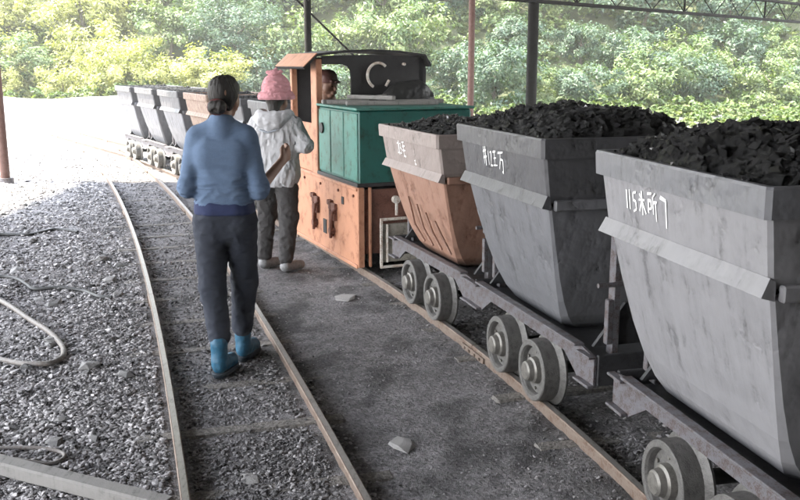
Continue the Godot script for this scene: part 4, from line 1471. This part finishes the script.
func walker_white() -> void:
	var pos := Vector3(-0.985, 0.01, -7.12)
	var t := thing("person", "person in a pale hooded jacket and pink hat standing beside the locomotive", "person", pos, deg_to_rad(-14))
	var hc := Vector3(0.0, 1.355, -0.06)
	var sL := Vector3(-0.15, 1.165, -0.01); var eL := Vector3(-0.22, 0.99, 0.03); var wL := Vector3(-0.08, 1.0, -0.17)
	var sR := Vector3(0.155, 1.165, -0.01); var eR := Vector3(0.255, 1.01, 0.01); var wR := Vector3(0.1, 1.03, -0.18)
	var hL := Vector3(-0.085, 0.79, 0.0); var kL := Vector3(-0.11, 0.44, -0.06); var aL := Vector3(-0.13, 0.09, -0.02)
	var hR := Vector3(0.085, 0.79, 0.0); var kR := Vector3(0.10, 0.44, 0.0); var aR := Vector3(0.09, 0.09, 0.06)
	var b := Field.new()
	b.cell = 0.014
	b.k = 0.05
	b.cap(Vector3(-0.05, 0.84, 0), Vector3(0.05, 0.84, 0), 0.1, 0.1)
	b.cap(Vector3(-0.04, 0.98, 0), Vector3(0.04, 0.98, 0), 0.095, 0.095)
	b.cap(Vector3(-0.05, 1.09, 0), Vector3(0.05, 1.09, -0.01), 0.1, 0.1)
	b.cap(Vector3(-0.11, 1.17, 0), Vector3(0.11, 1.17, -0.01), 0.04, 0.04)
	b.cap(Vector3(0, 1.18, 0.0), Vector3(0.0, 1.29, -0.04), 0.05, 0.048)
	b.chain([sL, eL, wL], [0.045, 0.035, 0.026])
	b.chain([sR, eR, wR], [0.045, 0.035, 0.026])
	b.chain([hL, kL, aL], [0.08, 0.052, 0.036])
	b.chain([hR, kR, aR], [0.08, 0.052, 0.036])
	var mb := MB.new()
	b.into(mb)
	head_field(hc, deg_to_rad(-8), -0.15).into(mb)
	hand(mb, wL + (wL - eL).normalized() * 0.02, wL - eL, Vector3(0.6, 0.3, 0.4), 1.0, 0.8)
	hand(mb, wR + (wR - eR).normalized() * 0.02, wR - eR, Vector3(-0.6, 0.3, 0.4), -1.0, 0.8)
	var body := part("body", mb, M.skin_dark, t)
	face_parts(hc, deg_to_rad(-8), -0.15, body)
	var hf := cloth(0.006, 0.025, 0.004, Vector3(2600, 500, 2600))
	hf.cap(hc + Vector3(0, 0.03, 0.03), hc + Vector3(0, 0.035, -0.03), 0.081, 0.075)
	hf.cap(hc + Vector3(0, -0.01, 0.05), hc + Vector3(0, -0.07, 0.06), 0.06, 0.045)
	field_part("hair", hf, M.hair, t)
	# jacket with its hood lying on the back
	var j := cloth(0.0095, 0.04, 0.014, Vector3(1100, 500, 1100))
	j.cap(Vector3(-0.07, 0.76, 0), Vector3(0.07, 0.76, 0), 0.13, 0.13)
	j.cap(Vector3(-0.068, 0.86, 0), Vector3(0.068, 0.86, 0), 0.126, 0.126)
	j.cap(Vector3(-0.065, 0.98, 0), Vector3(0.065, 0.98, 0), 0.125, 0.125)
	j.cap(Vector3(-0.075, 1.08, 0), Vector3(0.075, 1.08, 0), 0.125, 0.125)
	j.cap(Vector3(-0.13, 1.165, 0), Vector3(0.0, 1.2, 0), 0.064, 0.075)
	j.cap(Vector3(0.13, 1.165, 0), Vector3(0.0, 1.2, 0), 0.064, 0.075)
	j.chain([sL, eL, wL], [0.07, 0.06, 0.048])
	j.chain([sR, eR, wR], [0.07, 0.058, 0.048])
	j.cuts = [[Vector3(0, 0.68, 0), Vector3(0, -1, 0)]]
	var jk := field_part("jacket", j, M.jacket, t)
	var hd := cloth(0.009, 0.03, 0.008, Vector3(700, 900, 700))
	var loop := []
	for i in 13:
		var an := PI * 1.25 * (float(i) / 12.0 - 0.5)
		loop.append(Vector3(sin(an) * 0.115, 1.235 - 0.015 * cos(an), 0.0 + cos(an) * 0.1))
	for i in 12:
		hd.cap(loop[i], loop[i + 1], 0.043, 0.043)
	hd.cap(Vector3(-0.06, 1.19, 0.1), Vector3(0.06, 1.19, 0.1), 0.05, 0.05)
	hd.cap(Vector3(0, 1.14, 0.11), Vector3(0, 1.18, 0.1), 0.035, 0.05)
	field_part("hood", hd, M.jacket, jk)
	mb = MB.new()
	mb.tube([Vector3(-0.07, 1.135, 0.135), Vector3(0.0, 1.115, 0.15), Vector3(0.07, 1.135, 0.135)], 0.007, 6)
	part("hood_seam", mb, M.jacket_grey, jk)
	# trousers
	var tr := cloth(0.0105, 0.03, 0.012, Vector3(900, 900, 900))
	tr.cap(Vector3(-0.06, 0.8, 0.0), Vector3(0.06, 0.8, 0.0), 0.11, 0.11)
	tr.chain([hL, kL, aL + Vector3(0, 0.02, 0)], [0.1, 0.075, 0.06])
	tr.chain([hR, kR, aR + Vector3(0, 0.02, 0)], [0.1, 0.075, 0.06])
	field_part("trousers", tr, M.trouser_grey, t)
	for a in [aL, aR]:
		var sf := Field.new()
		sf.cell = 0.008
		sf.k = 0.025
		sf.cap(a + Vector3(0, -0.045, 0.015), a + Vector3(0.07, -0.055, -0.13), 0.045, 0.04)
		sf.cuts = [[Vector3(0, 0.0, 0), Vector3(0, -1, 0)]]
		field_part("shoe", sf, M.shoe, t)
	# pink knotted hat
	var ht := cloth(0.0065, 0.03, 0.009, Vector3(900, 2200, 900))
	var hb := hc + Vector3(0, 0.015, 0.005)
	ht.cap(hb + Vector3(0, 0.05, 0.014), hb + Vector3(0, 0.05, -0.02), 0.105, 0.103)
	ht.cap(hb + Vector3(0.0, 0.09, 0.012), hb + Vector3(0.0, 0.092, -0.015), 0.103, 0.1)
	for i in 20:
		var an := TAU * i / 20.0
		var an2 := TAU * (i + 1) / 20.0
		ht.cap(hb + Vector3(sin(an) * 0.119, 0.0, cos(an) * 0.124), hb + Vector3(sin(an2) * 0.119, 0.0, cos(an2) * 0.124), 0.014, 0.014)
		ht.cap(hb + Vector3(sin(an) * 0.118, 0.02, cos(an) * 0.122), hb + Vector3(sin(an2) * 0.118, 0.02, cos(an2) * 0.122), 0.016, 0.016)
	ht.cuts = [[hb + Vector3(0, -0.01, 0), Vector3(0, -1, 0)]]
	var hat := field_part("hat", ht, M.pink, t)
	var kn := cloth(0.0075, 0.02, 0.006, Vector3(900, 900, 900))
	kn.cap(hb + Vector3(-0.01, 0.19, 0.03), hb + Vector3(-0.05, 0.2, 0.03), 0.026, 0.02)
	kn.cap(hb + Vector3(0.01, 0.19, 0.03), hb + Vector3(0.05, 0.205, 0.02), 0.026, 0.018)
	kn.cap(hb + Vector3(0.0, 0.19, 0.03), hb + Vector3(0.01, 0.225, 0.01), 0.022, 0.014)
	field_part("hat_knot", kn, M.pink, hat)

func driver() -> void:
	var at := loco_xf * Vector3(-0.2, 0.985, -0.5)
	var t := thing("person", "locomotive driver in a dark red cap sitting in the cab", "person", at, loco_turn + PI)
	# seated, facing the hood; local -z looks over the hood
	var hc := Vector3(0.09, 0.47, -0.08)
	var b := Field.new()
	b.cell = 0.014
	b.k = 0.05
	var sL := Vector3(-0.13, 0.26, 0); var eL := Vector3(-0.165, 0.05, -0.04); var wL := Vector3(-0.12, 0.08, -0.22)
	var sR := Vector3(0.13, 0.26, 0); var eR := Vector3(0.165, 0.05, -0.04); var wR := Vector3(0.12, 0.08, -0.22)
	b.cap(Vector3(-0.05, 0.1, 0.0), Vector3(0.05, 0.1, 0.0), 0.09, 0.09)
	b.cap(Vector3(-0.06, 0.18, 0), Vector3(0.06, 0.18, 0), 0.1, 0.1)
	b.cap(Vector3(-0.12, 0.27, 0), Vector3(0.12, 0.27, 0), 0.045, 0.045)
	b.cap(Vector3(0, 0.27, 0), Vector3(0.07, 0.4, -0.05), 0.05, 0.05)
	b.chain([sL, eL, wL], [0.045, 0.035, 0.026])
	b.chain([sR, eR, wR], [0.045, 0.035, 0.026])
	b.chain([Vector3(-0.08, 0.08, 0), Vector3(-0.09, 0.08, -0.26), Vector3(-0.09, -0.22, -0.26)], [0.07, 0.05, 0.04])
	b.chain([Vector3(0.08, 0.08, 0), Vector3(0.09, 0.08, -0.26), Vector3(0.09, -0.22, -0.26)], [0.07, 0.05, 0.04])
	var mb := MB.new()
	b.into(mb)
	var turn := deg_to_rad(28)
	head_field(hc, turn).into(mb)
	hand(mb, wL, wL - eL, Vector3(0.8, 0.2, 0), 1.0, 0.9)
	hand(mb, wR, wR - eR, Vector3(-0.8, 0.2, 0), -1.0, 0.9)
	var body := part("body", mb, M.skin_dark, t)
	face_parts(hc, turn, 0.0, body)
	var j := cloth(0.013, 0.05, 0.01)
	j.cap(Vector3(-0.06, 0.1, 0.0), Vector3(0.06, 0.1, 0.0), 0.11, 0.11)
	j.cap(Vector3(-0.07, 0.18, 0), Vector3(0.07, 0.18, 0), 0.12, 0.12)
	j.cap(Vector3(-0.1, 0.27, 0), Vector3(0.1, 0.27, 0), 0.062, 0.062)
	j.chain([sL, eL, wL], [0.055, 0.048, 0.04])
	j.chain([sR, eR, wR], [0.055, 0.048, 0.04])
	field_part("jacket", j, M.charcoal, t)
	var tr := cloth(0.013, 0.05, 0.008)
	tr.cap(Vector3(-0.06, 0.08, 0.0), Vector3(0.06, 0.08, 0.0), 0.1, 0.1)
	tr.chain([Vector3(-0.08, 0.08, 0), Vector3(-0.09, 0.08, -0.26), Vector3(-0.09, -0.2, -0.26)], [0.085, 0.07, 0.06])
	tr.chain([Vector3(0.08, 0.08, 0), Vector3(0.09, 0.08, -0.26), Vector3(0.09, -0.2, -0.26)], [0.085, 0.07, 0.06])
	field_part("trousers", tr, M.trouser_grey, t)
	var cf := cloth(0.006, 0.02, 0.002)
	var tb := Basis(Vector3.UP, turn)
	cf.cap(hc + tb * Vector3(0, 0.055, 0.03), hc + tb * Vector3(0, 0.06, -0.02), 0.084, 0.082)
	cf.cap(hc + tb * Vector3(-0.04, 0.035, -0.1), hc + tb * Vector3(0.04, 0.035, -0.1), 0.012, 0.012)
	cf.cap(hc + tb * Vector3(-0.025, 0.03, -0.13), hc + tb * Vector3(0.025, 0.03, -0.13), 0.01, 0.01)
	cf.cuts = [[hc + Vector3(0, 0.02, 0), Vector3(0, -1, 0)]]
	field_part("cap", cf, M.cap_red, t)

# ---------------------------------------------------------------- gravel and loose things on the ground
func stone_mesh(r: RandomNumberGenerator, flat: float) -> ArrayMesh:
	var mb := MB.new()
	var ph := (1.0 + sqrt(5.0)) * 0.5
	var P := []
	for q in [[-1, ph, 0], [1, ph, 0], [-1, -ph, 0], [1, -ph, 0], [0, -1, ph], [0, 1, ph], [0, -1, -ph], [0, 1, -ph], [ph, 0, -1], [ph, 0, 1], [-ph, 0, -1], [-ph, 0, 1]]:
		var p := Vector3(q[0], q[1], q[2]).normalized() * 0.5 * r.randf_range(0.65, 1.25)
		P.append(p * Vector3(1.15, flat, 0.85))
	for f in [[0, 11, 5], [0, 5, 1], [0, 1, 7], [0, 7, 10], [0, 10, 11], [1, 5, 9], [5, 11, 4], [11, 10, 2], [10, 7, 6], [7, 1, 8], [3, 9, 4], [3, 4, 2], [3, 2, 6], [3, 6, 8], [3, 8, 9], [4, 9, 5], [2, 4, 11], [6, 2, 10], [8, 6, 7], [9, 8, 1]]:
		mb.tri(P[f[0]], P[f[1]], P[f[2]])
	return mb.mesh()

func make_gravel() -> void:
	var r := RandomNumberGenerator.new()
	r.seed = 909
	var zones := [["gravel", "grey gravel and coal grit strewn over the yard", 34000, 0], ["shale_rubble", "pale flat shale chips covering the ground beside the empty track", 60000, 1]]
	for zn in zones:
		var node := Node3D.new()
		node.name = zn[0]
		add_child(node)
		tag(node, zn[1], "gravel")
		node.set_meta("kind", "stuff")
		for variant in 4:
			var mm := MultiMesh.new()
			mm.transform_format = MultiMesh.TRANSFORM_3D
			mm.use_colors = true
			mm.mesh = stone_mesh(r, 0.45 if zn[3] == 1 else 0.65)
			var n: int = zn[2] / 4
			mm.instance_count = n
			var i := 0
			while i < n:
				var u := r.randf()
				var z := -2.5 / (1.0 - u * 0.86)          # denser close by
				var x: float
				if zn[3] == 1:
					x = r.randf_range(-0.52 * -z - 0.4, rail_left(z) - 0.03)
				else:
					x = r.randf_range(rail_left(z) - 0.5, train_rail(z) + 1.1)
				if dist_to_rail(x, z) < 0.045 or (zn[3] == 1 and r.randf() > 0.35 + 0.9 * smoothstep(-0.25, 0.25, broad.get_noise_2d(x * 110, z * 110))):
					continue
				if zn[3] == 0 and r.randf() > 0.12 + 0.8 * smoothstep(-0.05, 0.35, broad.get_noise_2d(x * 130 + 70, z * 130)) + 0.5 * (1.0 - smoothstep(0.04, 0.2, dist_to_rail(x, z))) + (0.4 if x < siding_x(z) + 0.32 else 0.0):
					continue
				var trod := smoothstep(0.36, 0.52, x - siding_x(z)) * smoothstep(-0.02, 0.12, train_rail(z) - x)
				if zn[3] == 0 and r.randf() < trod * 0.8:
					continue
				var s: float = (0.005 + 0.017 * pow(r.randf(), 3.0) + 0.0013 * -z) * (1.0 - 0.35 * trod)
				if zn[3] == 1:
					s *= r.randf_range(0.75, 1.6)
				var b := Basis.from_euler(Vector3(r.randfn() * 0.25, r.randf() * TAU, r.randfn() * 0.25)).scaled(Vector3(s, s, s))
				mm.set_instance_transform(i, Transform3D(b, Vector3(x, ground_h(x, z) + s * 0.12, z)))
				var g := (0.13 + 0.26 * pow(r.randf(), 1.6)) if zn[3] == 0 else (0.14 + 0.48 * pow(r.randf(), 1.5))
				if r.randf() < 0.11:
					g = 0.03 if zn[3] == 1 else 0.07
				mm.set_instance_color(i, Color(g * 1.02, g * 0.98, g * 0.99))
				i += 1
			var o := MultiMeshInstance3D.new()
			o.name = "stones"
			o.multimesh = mm
			o.material_override = M.stone
			node.add_child(o, true)

func on_ground(x: float, y: float, lift := 0.0) -> Vector3:      # a pixel of the 800 x 500 photograph brought down to the ground
	var d := Vector3((x - 400.0) / 900.0, -(y - 250.0) / 900.0, -1.0)
	d = Basis(Vector3.RIGHT, -atan(187.0 / 900.0)) * d
	var t := -1.65 / d.y
	var p := Vector3(0, 1.65, 0) + d * t
	p.y = ground_h(p.x, p.z) + lift
	return p

func smooth_path(pts: Array, n: int) -> Array:
	var cv := Curve3D.new()
	for i in pts.size():
		var tn: Vector3 = (pts[mini(i + 1, pts.size() - 1)] - pts[maxi(i - 1, 0)]) * 0.17
		cv.add_point(pts[i], -tn, tn)
	var o := []
	for i in n + 1:
		o.append(cv.sample_baked(cv.get_baked_length() * i / n, true))
	return o

func ground_line(px: Array, lift: float, n: int) -> Array:
	var a := []
	for p in px:
		a.append(on_ground(p[0], p[1], lift))
	return smooth_path(a, n)

func make_litter() -> void:
	var mb := MB.new()
	mb.tube(ground_line([[-60, 270], [-20, 292], [8, 311], [30, 324], [50, 338], [63, 350], [62, 361], [50, 368], [28, 368], [0, 361], [-40, 350], [-90, 352]], 0.022, 90), 0.016, 10)
	solo("hose", mb, M.cable, "pale grey hose looped on the shale beside the empty track", "hose")
	mb = MB.new()
	mb.tube(ground_line([[-40, 285], [0, 281], [20, 284], [35, 291], [60, 291], [82, 293], [100, 300], [112, 301]], 0.015, 70), 0.014, 8)
	solo("cable", mb, M.rubber, "black cable snaking over the shale behind the pale hose", "cable")
	mb = MB.new()
	mb.tube(ground_line([[-40, 240], [0, 236], [30, 236], [55, 231], [78, 233]], 0.014, 50), 0.016, 8)
	solo("cable", mb, M.rubber, "black cable lying on the rubble farther along than the hose", "cable")
	mb = MB.new()
	mb.tube(ground_line([[-60, 452], [0, 453], [40, 454], [62, 458], [64, 464], [50, 468], [20, 466], [0, 464], [-50, 460]], 0.014, 60), 0.009, 8)
	solo("wire_loop", mb, M.cable, "bent grey wire loop on the gravel behind the pale timber", "wire")
	mb = MB.new()
	var a := on_ground(-70, 454, 0.045)
	var b := on_ground(170, 519, 0.045)
	mb.bar(a, b, 0.075, 0.06, 0.008)
	solo("timber", mb, M.timber, "pale squared timber lying on the gravel beside the empty track", "timber")
	# single stones that stand out
	var r := RandomNumberGenerator.new()
	r.seed = 31
	var big := [[250, 483, 0.1, 0.4, "pale round stone between the rails of the empty track"], [345, 300, 0.2, 0.4, "pale flat slab near the locomotive end"], [402, 446, 0.17, 0.42, "pale flat slab trodden into the coal grit"], [235, 496, 0.05, 0.3, "small pale stone next to the round stone"], [77, 357, 0.085, 0.28, "pale angular stone beside the hose loop"], [218, 476, 0.06, 0.1, "dark stone near the pale round stone"]]
	for q in big:
		var o := solo("stone", stone_mesh(r, 0.16), M.stone, q[4], "stone", on_ground(q[0], q[1], 0.001), r.randf() * TAU)
		o.scale = Vector3.ONE * q[2]
		o.material_override = mat(lin(q[3], q[3] * 0.97, q[3] * 0.94), 0.9, M.t_worn, 6.0, M.t_fine, 0.1)
	for i in 34:
		var z := r.randf_range(-11.0, -3.4)
		var x := r.randf_range(-0.46 * -z, rail_left(z) - 0.15)
		var o := solo("shale_block", stone_mesh(r, 0.5), M.stone, "larger shale block lying among the pale chips", "stone", Vector3(x, ground_h(x, z) + 0.008, z), r.randf() * TAU, "shale blocks beside the empty track")
		o.scale = Vector3.ONE * r.randf_range(0.06, 0.14)
		var g := r.randf_range(0.1, 0.34)
		o.material_override = mat(lin(g, g * 0.98, g * 0.97), 0.9, M.t_worn, 6.0, M.t_fine, 0.1)
